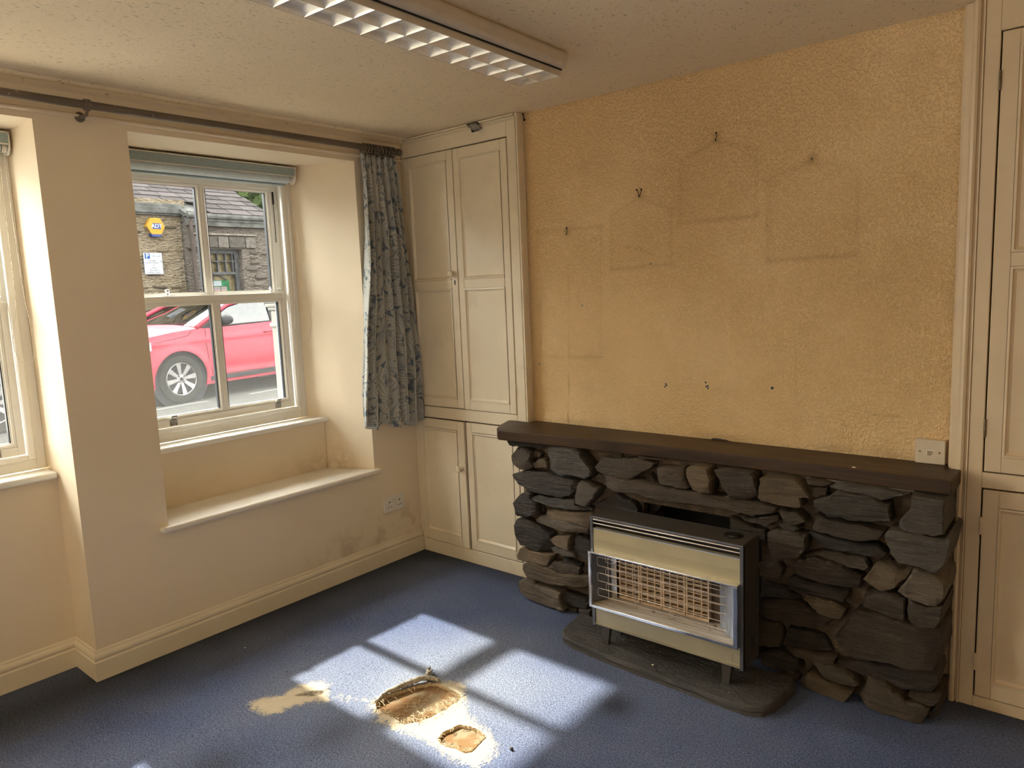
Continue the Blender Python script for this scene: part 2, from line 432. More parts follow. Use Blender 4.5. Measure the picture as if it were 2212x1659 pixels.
# heater
M['h_case'] = plain('heater_dark_enamel', (.048, .040, .033), .42, 0, .08)
M['h_trim'] = plain('heater_grey_trim', (.13, .13, .135), .35, .6)
M['h_gold'] = plain('heater_olive_gold_panel', (.40, .335, .20), .38, .25, .05, 6)
M['h_gold2'] = plain('heater_grey_gold_panel', (.35, .305, .205), .42, .2, .08, 6)
M['h_bar'] = plain('heater_bright_bar', (.75, .64, .52), .28, 1.0)
M['h_clay'] = plain('radiant_clay', (.50, .36, .23), .85, 0, .12, 40)
M['h_claydk'] = plain('radiant_clay_deep', (.09, .06, .04), .9)
M['h_wire'] = plain('guard_wire', (.62, .55, .47), .3, 1.0)
M['h_refl'] = plain('steel_painted_reflection', (.40, .44, .52), .42, .55, .15, 16)  # floor's blue reflection painted into the steel's base colour
def mk_shelf():
    g = G('dusty_burner_shelf')
    r = g.noise(3, 4, .6, g.scaled((2, 60, 60))); d = g.ramp(g.noise(30, 6, .7), .6, .68)
    c = g.mix(g.ramp(r, .35, .65), (.42, .37, .31), (.66, .58, .48)); c = g.mix(d, c, (.14, .10, .07))
    return g.fin(c, .6, .2, g.bump(r, .2, .003))
M['h_shelf'] = mk_shelf()
M['black'] = plain('black_plastic', (.012, .011, .010), .22)
M['lamp_case'] = plain('lamp_case_paint', (.64, .56, .455), .45, 0, .05)
M['louvre'] = plain('mirror_louvre', (.93, .91, .86), .30, .45, .06, 30)
M['louvre_dk'] = plain('louvre_edge', (.22, .17, .12), .5, .3)
M['tubeM'] = plain('white_tube', (.86, .84, .80), .3, 0, .02)
M['cable'] = plain('grey_cable', (.25, .23, .20), .6)
M['hookM'] = plain('dark_iron_hook', (.05, .035, .022), .5, .7)
M['plugM'] = plain('blue_plug', (.03, .05, .085), .6)
M['plugG'] = plain('grey_filler', (.28, .26, .22), .8)
M['splinter'] = plain('dark_splinter', (.03, .02, .012), .8)
M['chip'] = plain('pale_chip', (.68, .62, .52), .8)
M['rubble'] = plain('grey_brown_crumbs', (.34, .27, .19), .9, 0, .3, 80)
M['pebbleM'] = plain('dark_pebble', (.05, .045, .04), .7)
# outside
def mk_render_wall(name, a, b, c):
    g = G(name)
    n = g.noise(3.2, 6, .65); s_ = g.noise(5, 6, .7, g.scaled((1, .7, 4.5)), .8); f = g.noise(34, 5, .7)
    col = g.mix(g.ramp(n, .35, .65), a, b); col = g.mix(g.math('MULTIPLY', g.ramp(s_, .53, .66), .75), col, c)
    col = g.mul(col, g.ramp(f, .3, .7, .7, 1.2))
    h = g.math('ADD', s_, g.math('ADD', g.math('MULTIPLY', f, .5), g.vor(15, g.scaled((1, 1, 2.2)))))
    return g.fin(col, .95, 0, g.bump(h, 1.0, .07), .04)
M['ext_l'] = mk_render_wall('rough_lime_render', (0.101, 0.080, 0.052), (0.113, 0.092, 0.066), (0.045, 0.036, 0.028))
M['ext_r'] = mk_render_wall('pinkish_rubble_render', (0.060, 0.050, 0.041), (0.066, 0.057, 0.048), (0.030, 0.025, 0.021))
def mk_extstone(name, a, b):
    g = G(name); r = g.n('ObjectInfo').outputs['Random']
    c = g.mix(r, a, b); c = g.mul(c, g.ramp(g.noise(16, 5, .7), .3, .7, .65, 1.25)); c = g.mul(c, g.ramp(g.math('FRACT', g.math('MULTIPLY', r, 7.31)), 0, 1, .72, 1.28))
    return g.fin(c, .95, 0, g.bump(g.noise(28, 5, .7), .9, .03), .04)
M['es_l'] = mk_extstone('weathered_facade_stone', (0.053, 0.040, 0.029), (0.106, 0.085, 0.056))
M['es_r'] = mk_extstone('pinkish_facade_stone', (0.042, 0.035, 0.028), (0.060, 0.052, 0.044))
M['es_lint'] = mk_extstone('dressed_lintel_stone', (0.037, 0.033, 0.028), (0.048, 0.043, 0.037))
M['slate'] = mk_extstone('lichened_roof_slate', (0.024, 0.020, 0.020), (0.030, 0.025, 0.025))
M['extblack'] = plain('weathered_black_board', (0.026, 0.026, 0.024), .6, 0, .4, 9, spec=.04)
M['pipe'] = plain('brown_iron_pipe', (0.017, 0.013, 0.011), .6, 0, .2, spec=.04)
M['extwinframe'] = plain('black_window_paint', (0.022, 0.022, 0.022), .6, 0, .3, spec=.04)
M['extglass'] = plain('amber_lit_interior', (0.042, 0.034, 0.017), .25, 0, .5, 9, spec=.04)
M['green'] = plain('green_notice', (0.008, 0.036, 0.015), .7, 0, .3, 20, spec=.04)
M['paperblue'] = plain('pale_notice_paper', (0.078, 0.090, 0.093), .8, 0, .05, spec=.04)
M['paperred'] = plain('pink_notice_paper', (0.090, 0.064, 0.058), .8, 0, .2, 60, spec=.04)
M['ink'] = plain('dark_ink', (.05, .05, .06), .8, spec=.04)
M['bellyellow'] = plain('amber_yellow_plastic', (0.109, 0.059, 0.007), .4, 0, .04, spec=.04)
M['bellblue'] = plain('navy_blue_plastic', (0.009, 0.015, 0.050), .4, spec=.04)
M['signwhite'] = plain('sign_white', (0.104, 0.107, 0.111), .4, 0, .03, spec=.04)
M['signblue'] = plain('sign_blue', (0.003, 0.019, 0.066), .4, spec=.04)
M['road'] = plain('pale_asphalt', (0.037, 0.036, 0.033), .9, 0, .18, 9, (220, .5, .01), spec=.04)
M['roadline'] = plain('worn_white_line', (0.086, 0.085, 0.080), .8, spec=.04)
M['postM'] = mk_gloss('peeling_white_post_paint', (0.122, 0.118, 0.106), (0.129, 0.126, 0.115), .15, False)
def mk_carpaint(name, a):
    g = G(name); f = g.noise(40, 5, .7); c = g.mix(g.math('MULTIPLY', g.ramp(f, .5, .75), .35), a, tuple(min(1, x * .8 + .035) for x in a))
    g.fin(c, .42, 0, None, .12); return g.m
M['red'] = mk_carpaint('dusty_red_car_paint', (0.122, 0.011, 0.019))
M['teal'] = mk_carpaint('teal_car_paint', (0.012, 0.057, 0.059))
M['tyre'] = plain('tyre_rubber', (0.011, 0.011, 0.010), .85, 0, .2, 30, spec=.04)
M['alloy'] = plain('silver_alloy', (0.094, 0.088, 0.085), .35, .7)
M['carblack'] = plain('car_black_trim', (0.009, 0.009, 0.010), .5, spec=.04)
M['carin'] = plain('car_dark_interior', (0.025, 0.028, 0.028), .8, spec=.04)
M['headlamp'] = plain('clear_headlamp', (0.157, 0.167, 0.177), .1, .3)
M['taillamp'] = plain('red_tail_lamp', (.62, .02, .035), .15)
def mk_carglass():
    g = G('car_glass'); g.N.remove(g.b)
    lw = g.n('LayerWeight', None, Blend=.35).outputs['Fresnel']
    tr = g.n('BsdfTransparent', None, Color=(.42, .50, .47)); gl = g.n('BsdfGlossy', None, Color=(1, 1, 1), Roughness=.03)
    mx = g.n('MixShader', None, _0=lw, _1=tr.outputs[0], _2=gl.outputs[0]); g.L.new(mx.outputs[0], g.out.inputs['Surface']); return g.m
M['carglass'] = mk_carglass()
M['leaf'] = plain('pale_green_leaf', (0.026, 0.037, 0.012), .6, 0, .35, 3, spec=.04)
M['bark'] = plain('tree_bark', (.14, .11, .08), .9)
# ================================================================ ROOM SHELL
XL = -3.105; YB = 2.85; ZC = 2.333
XR = 2.0; YF = -2.3
def pt_seg(p, a, b):
    ax, ay = a; bx, by = b; dx, dy = bx - ax, by - ay; L = dx * dx + dy * dy
    t = 0 if L == 0 else max(0, min(1, ((p[0] - ax) * dx + (p[1] - ay) * dy) / L))
    return math.hypot(p[0] - ax - t * dx, p[1] - ay - t * dy)
def inside(p, poly):
    c = False; n = len(poly)
    for i in range(n):
        x1, y1 = poly[i]; x2, y2 = poly[(i + 1) % n]
        if (y1 > p[1]) != (y2 > p[1]) and p[0] < (x2 - x1) * (p[1] - y1) / (y2 - y1) + x1: c = not c
    return c
def pdist(p, poly, closed=True):
    n = len(poly); return min(pt_seg(p, poly[i], poly[(i + 1) % n]) for i in range(n if closed else n - 1))

# ---- street wall with two window recesses and an added third, out of view
w = MB()
w.prism([(XL, 2.486), (XL, 3.12), (-3.62, 3.12), (-3.62, 2.331), (-3.469, 2.331)], 'z', 0, 2.19)
w.prism([(XL, 1.02), (XL, 1.354), (-3.465, 1.40), (-3.62, 1.40), (-3.62, 1.02)], 'z', 0, 2.19)
w.box(-3.62, XL, -0.5, 0.06, 0, 2.19); w.box(-3.62, -3.41, .06, .0902, .812, 2.19); w.box(-3.62, -3.41, -1.46, -1.4298, .812, 2.19)
w.box(-3.62, XL, YF - .2, -1.46, 0, 2.19)
w.box(-3.62, XL, YF - .2, 3.12, 2.19, 2.50)
w.box(-3.62, XL, 1.354, 2.486, 0, .528)
w.prism([(-3.369, 1.388), (-3.369, 2.371), (-3.469, 2.331), (-3.62, 2.331), (-3.62, 1.40), (-3.465, 1.40)], 'z', .528, .815)
w.box(-3.62, -3.317, .06, 1.02, 0, .812)
w.box(-3.62, -3.317, -1.46, -0.5, 0, .812)
struct(w, 'wall_left', M['wall'])
# lintel board and bead above the windows
b = MB(); b.box(XL, XL + .010, YF, 2.80, 2.226, ZC - .001); b.prism([(XL + .022, 2.216), (XL + .022, 2.223), (XL + .010, 2.2295), (XL + .0005, 2.2295), (XL + .0005, 2.212)], 'y', YF, 2.80)
struct(b, 'trim_1', M['wall'])
# small two-step coving where the ceiling meets the street wall
b = MB()
for p0 in [[(XL + .011, ZC - .03), (XL + .03, ZC - .022), (XL + .045, ZC - .001), (XL + .011, ZC - .001)], [(XL + .05, ZC - .010), (XL + .062, ZC - .012), (XL + .072, ZC - .001), (XL + .05, ZC - .001)]]:
    b.prism(p0, 'y', YF, 2.80)
struct(b, 'trim_2', M['ceil'])
# seat board of the right window and the two sills
b = MB(); b.prism([(XL + .034, 1.312), (XL + .034, 2.512), (XL, 2.512), (XL, 2.486), (-3.369, 2.372), (-3.369, 1.388), (XL, 1.354), (XL, 1.312)], 'z', .5285, .555)
struct(b, 'trim_3', M['sillpaint'], bevel=.011, seg=3)
b = MB(); b.prism([(-3.339, 1.372), (-3.339, 2.382), (-3.369, 2.370), (-3.466, 2.328), (-3.466, 1.402), (-3.369, 1.385)], 'z', .816, .842)
struct(b, 'trim_4', M['white'], bevel=.009, seg=3)
b = MB(); b.box(-3.411, -3.283, .065, 1.016, .8125, .842)
struct(b, 'trim_5', M['white'], bevel=.009, seg=3)
b = MB(); b.box(-3.411, -3.283, -1.455, -.505, .8125, .842)
struct(b, 'trim_6', M['white'], bevel=.009, seg=3)

# ---- skirting
prof = [(0.0, .002), (.017, .002), (.017, .078), (.0125, .083), (.0125, .088), (.016, .093), (.0165, .099), (.013, .108), (.007, .114), (.006, .121), (.001, .127)]
b = MB()
b.sweep([(XL + .0005, 2.80), (XL + .0005, 1.0195), (-3.3165, 1.0195), (-3.3165, .0605), (XL + .0005, .0605), (XL + .0005, -.4995), (-3.3165, -.4995), (-3.3165, -1.4595), (XL + .0005, -1.4595), (XL + .0005, YF + .02)], prof)
struct(b, 'baseboard_left', M['skirt'], smooth='auto', angle=28)

# ---- ceiling, far and hidden walls
b = MB(); b.box(-3.62, XR + .1, YF - .1, 3.12, ZC, ZC + .12); struct(b, 'ceiling', M['ceil'])
b = MB(); b.box(XR, XR + .15, YF - .1, 3.12, 0, 2.45); struct(b, 'wall_right', M['wall'])
b = MB(); b.box(XL, XR, YF - .15, YF, 0, 2.45); struct(b, 'wall_front', M['wall'])

# ---- chimney breast wall: gridded so the paper can bulge and carry grime
ghosts = [
    [(-1.783, 1.809), (-1.634, 1.872), (-1.485, 1.802), (-1.489, 1.576), (-1.789, 1.566)],
    [(-1.444, 2.002), (-1.286, 2.049), (-1.118, 1.999), (-1.117, 1.742), (-1.448, 1.743)],
    [(-1.073, 1.876), (-.913, 1.927), (-.753, 1.869), (-.748, 1.571), (-1.075, 1.566)],
    [(-2.208, 1.772), (-1.836, 1.765), (-1.854, 1.167), (-2.21, 1.160)]]
hooks_xz = [(-1.635, 1.886), (-1.285, 2.065), (-2.026, 1.756), (-.913, 1.93)]
seam = [(-2.025, 1.60), (-2.035, 1.20), (-2.053, .84)]; seam2 = [(-.959, 1.54), (-.962, 1.04)]
cracks = [[(-1.72, 1.665), (-1.66, 1.655), (-1.61, 1.635), (-1.575, 1.62)], [(-1.90, 1.70), (-1.875, 1.712), (-1.86, 1.70)], [(-.71, 1.0), (-.66, .985), (-.60, .99)]]
def dirt_at(x, z):
    d = 0.0; p = (x, z); n = mnoise.noise(Vector((x * 9, 3.1, z * 9)))
    for i, gp in enumerate(ghosts):
        if min(q[0] for q in gp) - .03 < x < max(q[0] for q in gp) + .03 and min(q[1] for q in gp) - .03 < z < max(q[1] for q in gp) + .03:
            e = pdist(p, gp); s = .009 + .003 * n
            k = .24 if i < 3 else .15
            bottom = abs(z - gp[-1][1]) < .015 or (i == 3 and z > 1.75)
            d += (k * (1.35 if bottom else .62)) * math.exp(-(e / s) ** 2) * (.75 + .5 * n)
            if inside(p, gp): d += .045
    for sx, sz in hooks_xz: d += .42 * math.exp(-(((x - sx) / .018) ** 2 + ((z - sz) / .022) ** 2))
    d += .6 * math.exp(-(pdist(p, seam, False) / .0028) ** 2) * min(1, max(.25, (1.45 - z) * 1.6))
    d += .25 * math.exp(-(pdist(p, seam2, False) / .0025) ** 2)
    for c in cracks: d += .35 * math.exp(-(pdist(p, c, False) / .003) ** 2)
    # darker high and to the right, damp patch by the seam, darker edges
    d += .16 * math.exp(-(((x + 1.86) / .13) ** 2 + ((z - 1.05) / .22) ** 2)) * (1 + n)
    d += .10 * math.exp(-(((x + 1.30) / .75) ** 2 + ((z - 2.05) / .38) ** 2)) + .10 * math.exp(-(((x + .60) / .25) ** 2 + ((z - 1.55) / .30) ** 2)) * (1 + .6 * n)
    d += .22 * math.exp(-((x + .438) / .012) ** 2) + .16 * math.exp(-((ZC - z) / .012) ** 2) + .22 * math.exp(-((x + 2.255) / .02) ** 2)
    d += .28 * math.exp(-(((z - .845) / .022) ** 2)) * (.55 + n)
    return max(0, min(.8, d))
def bulge_at(x, z):
    y = .0012 * mnoise.noise(Vector((x * 3, 1.7, z * 3)))
    if x < -1.85 and z < 1.35:
        k = min(1, (1.35 - z) / .4) * min(1, (-1.85 - x) / .15)
        y -= k * .006 * abs(mnoise.noise(Vector((x * 14, 5.0, z * 9))))
        if z < .95: y -= (.95 - z) * .05 * max(0, mnoise.noise(Vector((x * 26, 2.0, z * 16))) + .3)
    if z < 1.0 and x > -.9: y -= (1.0 - z) * .05 * max(0, mnoise.noise(Vector((x * 16, 9.0, z * 12))))
    return y
xs = [XL, -2.6] + [-2.29 + i * .0085 for i in range(222)] + [-.2, .6, XR]
zs = [0, .4, .80] + [.82 + i * .0085 for i in range(int((ZC - .82) / .0085) + 1)] + [2.45]
b = MB(); dv = []
for z in zs:
    for x in xs:
        inn = -2.29 <= x <= -.40 and .82 <= z <= ZC
        b.v.append((x, YB + (bulge_at(x, z) if inn else 0), z)); dv.append(dirt_at(x, z) if inn else 0.0)
nx = len(xs)
for j in range(len(zs) - 1):
    for i in range(nx - 1): b.f.append((j * nx + i, j * nx + i + 1, (j + 1) * nx + i + 1, (j + 1) * nx + i))
n0 = len(b.v)
b.add([(XL, 3.1, 0), (XR, 3.1, 0), (XR, 3.1, 2.45), (XL, 3.1, 2.45)], [(3, 2, 1, 0)])
top = (len(zs) - 1) * nx
b.f += [(0, nx - 1, n0 + 1, n0), (top + nx - 1, top, n0 + 3, n0 + 2), (0, n0, n0 + 3, top), (nx - 1, top + nx - 1, n0 + 2, n0 + 1)]
o = struct(b, 'wall_back', M['paper'], smooth=False, recalc=False)
at = o.data.attributes.new('dirt', 'FLOAT', 'POINT'); at.data.foreach_set('value', dv + [0.0] * 4)
o.data.polygons.foreach_set('use_smooth', [True] * len(o.data.polygons))

# ---- carpeted floor: threadbare patches, two holes through to the underlay
hole1 = [(-2.044, 1.573), (-2.062, 1.604), (-2.04, 1.676), (-2.022, 1.729), (-1.985, 1.789), (-1.956, 1.804), (-1.887, 1.804), (-1.827, 1.796), (-1.81, 1.775), (-1.806, 1.704), (-1.817, 1.618), (-1.826, 1.588), (-1.86, 1.543), (-1.908, 1.548), (-1.974, 1.545), (-2.017, 1.55)]
hole2 = [(-1.706, 1.557), (-1.717, 1.595), (-1.705, 1.659), (-1.664, 1.677), (-1.615, 1.674), (-1.582, 1.661), (-1.574, 1.613), (-1.57, 1.576), (-1.583, 1.558), (-1.618, 1.559), (-1.66, 1.545), (-1.695, 1.551)]
worn1 = [(-2.051, 1.547), (-2.01, 1.535), (-1.96, 1.509), (-1.879, 1.51), (-1.759, 1.531), (-1.646, 1.516), (-1.578, 1.515), (-1.507, 1.527), (-1.494, 1.577), (-1.511, 1.629), (-1.566, 1.678), (-1.625, 1.696), (-1.697, 1.712), (-1.752, 1.743), (-1.804, 1.79), (-1.882, 1.872), (-1.961, 1.827), (-1.993, 1.786), (-2.052, 1.667), (-2.068, 1.584)]
worn3 = [(-2.446, 1.301), (-2.437, 1.337), (-2.385, 1.404), (-2.403, 1.442), (-2.385, 1.496), (-2.352, 1.552), (-2.296, 1.544), (-2.268, 1.518), (-2.207, 1.474), (-2.254, 1.445), (-2.273, 1.407), (-2.298, 1.365), (-2.284, 1.334), (-2.324, 1.282), (-2.412, 1.283)]
tear3 = [(-2.351, 1.423), (-2.343, 1.454), (-2.335, 1.483), (-2.317, 1.489), (-2.286, 1.486), (-2.277, 1.472), (-2.295, 1.434), (-2.304, 1.423)]
def sdist(p, poly): d = pdist(p, poly); return d if inside(p, poly) else -d
def wear_at(x, y):
    if not (-2.75 < x < -1.2 and 1.0 < y < 2.2): return 0.0
    d1 = sdist((x, y), worn1); d3 = sdist((x, y), worn3)
    a = .5 + d1 / .11; c = .5 + d3 / .085
    # threadbare bridge between the two patches, thin specks round both
    br = .46 - pt_seg((x, y), (-2.27, 1.49), (-2.03, 1.60)) / .12
    return max(0, min(1.3, max(a, c, br)))
def fade_sunlit_at(x, y):  # faded carpet, with sun-patch brightness also put into its colour
    f = .72 * math.exp(-(((x + 1.95) / .36) ** 2 + ((y - 1.83) / .42) ** 2)) + .32 * math.exp(-(((x + 2.4) / .3) ** 2 + ((y - 1.5) / .3) ** 2))
    f += .22 * math.exp(-(((x + 1.55) / .25) ** 2 + ((y - 2.0) / .3) ** 2))
    f += .12 * mnoise.noise(Vector((x * 4, y * 4, .3)))
    return max(0, min(.9, f)) * .55
def grime_shade_at(x, y):
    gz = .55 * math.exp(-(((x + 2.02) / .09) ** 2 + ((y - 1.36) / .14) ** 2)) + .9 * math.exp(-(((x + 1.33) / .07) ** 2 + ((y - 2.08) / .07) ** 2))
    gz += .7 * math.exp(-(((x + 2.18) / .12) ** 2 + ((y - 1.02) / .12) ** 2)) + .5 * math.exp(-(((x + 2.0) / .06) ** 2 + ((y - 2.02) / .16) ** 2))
    gz += .75 * math.exp(-((y - 2.80) / .10) ** 2) + .95 * math.exp(-((x + 3.12) / .20) ** 2)  # wall-foot shade painted into the carpet colour, with dirty edges
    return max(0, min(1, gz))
vs = []; es = []
def linsp(a, b_, n): return [a + (b_ - a) * i / n for i in range(n + 1)]
gx = [-3.45, -3.3] + linsp(-3.12, -1.15, 150) + linsp(-1.10, 0.2, 16) + [1.0, XR]
gy = [YF, -1.4, -.6, 0] + linsp(.30, 2.30, 150) + linsp(2.36, 2.85, 9)
holes = [hole1, hole2]
def refine(poly, st=.012, jit=.0022):
    out = []
    for i in range(len(poly)):
        a = Vector(poly[i]); c = Vector(poly[(i + 1) % len(poly)]); n = max(1, int((c - a).length / st))
        for k in range(n):
            q = a.lerp(c, k / n); out.append((q.x + rnd.uniform(-jit, jit), q.y + rnd.uniform(-jit, jit)))
    return out
holes = [refine(h) for h in holes]
for y in gy:
    for x in gx:
        if any(inside((x, y), h) or pdist((x, y), h) < .005 for h in holes if min(q[0] for q in h) - .02 < x < max(q[0] for q in h) + .02 and min(q[1] for q in h) - .02 < y < max(q[1] for q in h) + .02): continue
        vs.append(Vector((x, y)))
for h in holes:
    n0 = len(vs); vs += [Vector(q) for q in h]; es += [(n0 + i, n0 + (i + 1) % len(h)) for i in range(len(h))]
cv, _, cf, _, _, _ = delaunay_2d_cdt(vs, es, [], 0, 1e-6)
cf = [f for f in cf if not any(inside((sum(cv[i].x for i in f) / 3, sum(cv[i].y for i in f) / 3), h) for h in holes)]
b = MB(); b.v = [(q.x, q.y, .0025 * mnoise.noise(Vector((q.x * 5, q.y * 5, 0))) * max(0, min(1, (q.x + 3.0) * 3, (2.5 - q.y) * 4)) * (1 if q.x < -1.9 else .3) + (.004 * max(0, 1 - abs(pdist((q.x, q.y), hole1)) / .03) if -2.12 < q.x < -1.75 and 1.5 < q.y < 1.85 else 0)) for q in cv]; b.f = [tuple(f) for f in cf]
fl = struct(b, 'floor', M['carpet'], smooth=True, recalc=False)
for nm, fn in (('wear', wear_at), ('fade_sunlit', fade_sunlit_at), ('grime_shade', grime_shade_at)):
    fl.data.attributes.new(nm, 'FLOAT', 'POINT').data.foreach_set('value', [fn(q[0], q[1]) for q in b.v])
for p in fl.data.polygons:
    if p.normal.z < 0: p.flip()
b = MB(); b.box(-3.62, XR, YF - .1, 3.12, -.09, -.010); b.build('underlay', M['jute'], fl)
# cut edge of the carpet round each hole
for h in holes:
    b = MB(); n = len(h)
    b.v = [(x, y, .0025) for x, y in h] + [(x, y, -.010) for x, y in h]
    b.f = [(i, (i + 1) % n, n + (i + 1) % n, n + i) for i in range(n)]
    tag(b.build('cut_edge', M['thread'], fl, smooth=True), 'cream cut carpet edge')
# curled-back lip along the far left edge of the larger hole
b = MB()
lip = [(-2.050, 1.572, .008), (-2.062, 1.62, .011), (-2.050, 1.683, .014), (-2.034, 1.735, .017), (-2.005, 1.79, .019), (-1.975, 1.808, .014), (-1.955, 1.812, .010)]
lipf = []
for i in range(len(lip) - 1):
    for k in range(6): lipf.append(Vector(lip[i]).lerp(Vector(lip[i + 1]), k / 6))
lipf = [q + Vector((rnd.uniform(-.002, .002), rnd.uniform(-.002, .002), rnd.uniform(-.002, .003))) for q in lipf]
b.tube(lipf, [.004 + .008 * math.sin(PI * min(1, max(.08, i / len(lipf)))) * rnd.uniform(.75, 1.2) for i in range(len(lipf))], 7)
tag(b.build('curled_lip', M['threadgrey'], fl, smooth=True), 'grey curled carpet backing')
b = MB()
for q0, q1 in [((-2.005, 1.79, .018), (-2.052, 1.855, .016)), ((-2.01, 1.785, .018), (-2.03, 1.85, .012))]:
    b.tube([Vector(q0).lerp(Vector(q1), k / 6) + Vector((rnd.uniform(-.004, .004), rnd.uniform(-.004, .004), .004 * k / 6)) for k in range(7)], [.009, .008, .009, .006, .007, .005, .002], 6)
tag(b.build('torn_strip', M['threadgrey'], fl, smooth=True), 'grey torn carpet strip')
# loose threads: round the holes, over the slit in the small patch, strewn on the backing
def threads(name, spots, lab):
    b = MB()
    for (x, y, dx, dy, L, z) in spots:
        p = Vector((x, y, z)); d = Vector((dx, dy, 0)).normalized(); pts = [p.copy()]; bend = rnd.uniform(-.5, .5)
        for k in range(4):
            d = (Matrix.Rotation(bend + rnd.uniform(-.35, .35), 3, 'Z') @ d); p = p + d * L / 4; p.z = max(.0006 if z > 0 else -.0085, z + .004 * math.sin(PI * (k + 1) / 4)); pts.append(p.copy())
        b.tube(pts, .0009, 4)
    return tag(b.build(name, M['thread'], fl), lab, kind='stuff')
sp = []
for i in range(len(hole1)):
    a = Vector(hole1[i]); c = Vector(hole1[(i + 1) % len(hole1)])
    near = (a.x > -1.99 and a.y < 1.72) or rnd.random() < .25
    for k in range(16 if near else 5):
        q = a.lerp(c, rnd.random()); cen = Vector((-1.93, 1.68)); d = (cen - q).normalized()
        if rnd.random() < .4: d = Vector((rnd.uniform(-1, 1), rnd.uniform(-1, 1)))
        sp.append((q.x, q.y, d.x, d.y, rnd.uniform(.015, .045), .002 if rnd.random() < .5 else -.006))
for i in range(70):
    t = rnd.random(); q = Vector((-1.86, 1.545)).lerp(Vector((-1.812, 1.76)), t); sp.append((q.x - rnd.uniform(0, .02), q.y, -.6, .6 + rnd.uniform(-.6, .3), rnd.uniform(.012, .03), .003))
for i in range(len(hole2)):
    a = Vector(hole2[i]); c = Vector(hole2[(i + 1) % len(hole2)])
    for k in range(5):
        q = a.lerp(c, rnd.random()); d = (Vector((-1.64, 1.61)) - q).normalized(); sp.append((q.x, q.y, d.x + rnd.uniform(-.8, .8), d.y + rnd.uniform(-.8, .8), rnd.uniform(.008, .022), .002))
for i in range(26): sp.append((-1.935 + rnd.gauss(0, .02), 1.66 + rnd.gauss(0, .03), rnd.uniform(-1, 1), rnd.uniform(-1, 1), rnd.uniform(.02, .04), -.006))
threads('loose_threads', sp, 'frayed cream carpet threads')
b = MB()
for i in range(16):
    t = i / 15; q = Vector((-2.345 + .055 * t, 1.425 + .055 * t * rnd.uniform(.6, 1.2)))
    b.tube([(q.x, q.y, .001), (q.x + .012, q.y + .022, .006), (q.x + .02 + rnd.uniform(-.01, .01), q.y + .045, .002)], .0011, 4)
tag(b.build('scuffed_tuft', M['threadgrey'], fl), 'grey scuffed threads', kind='stuff')

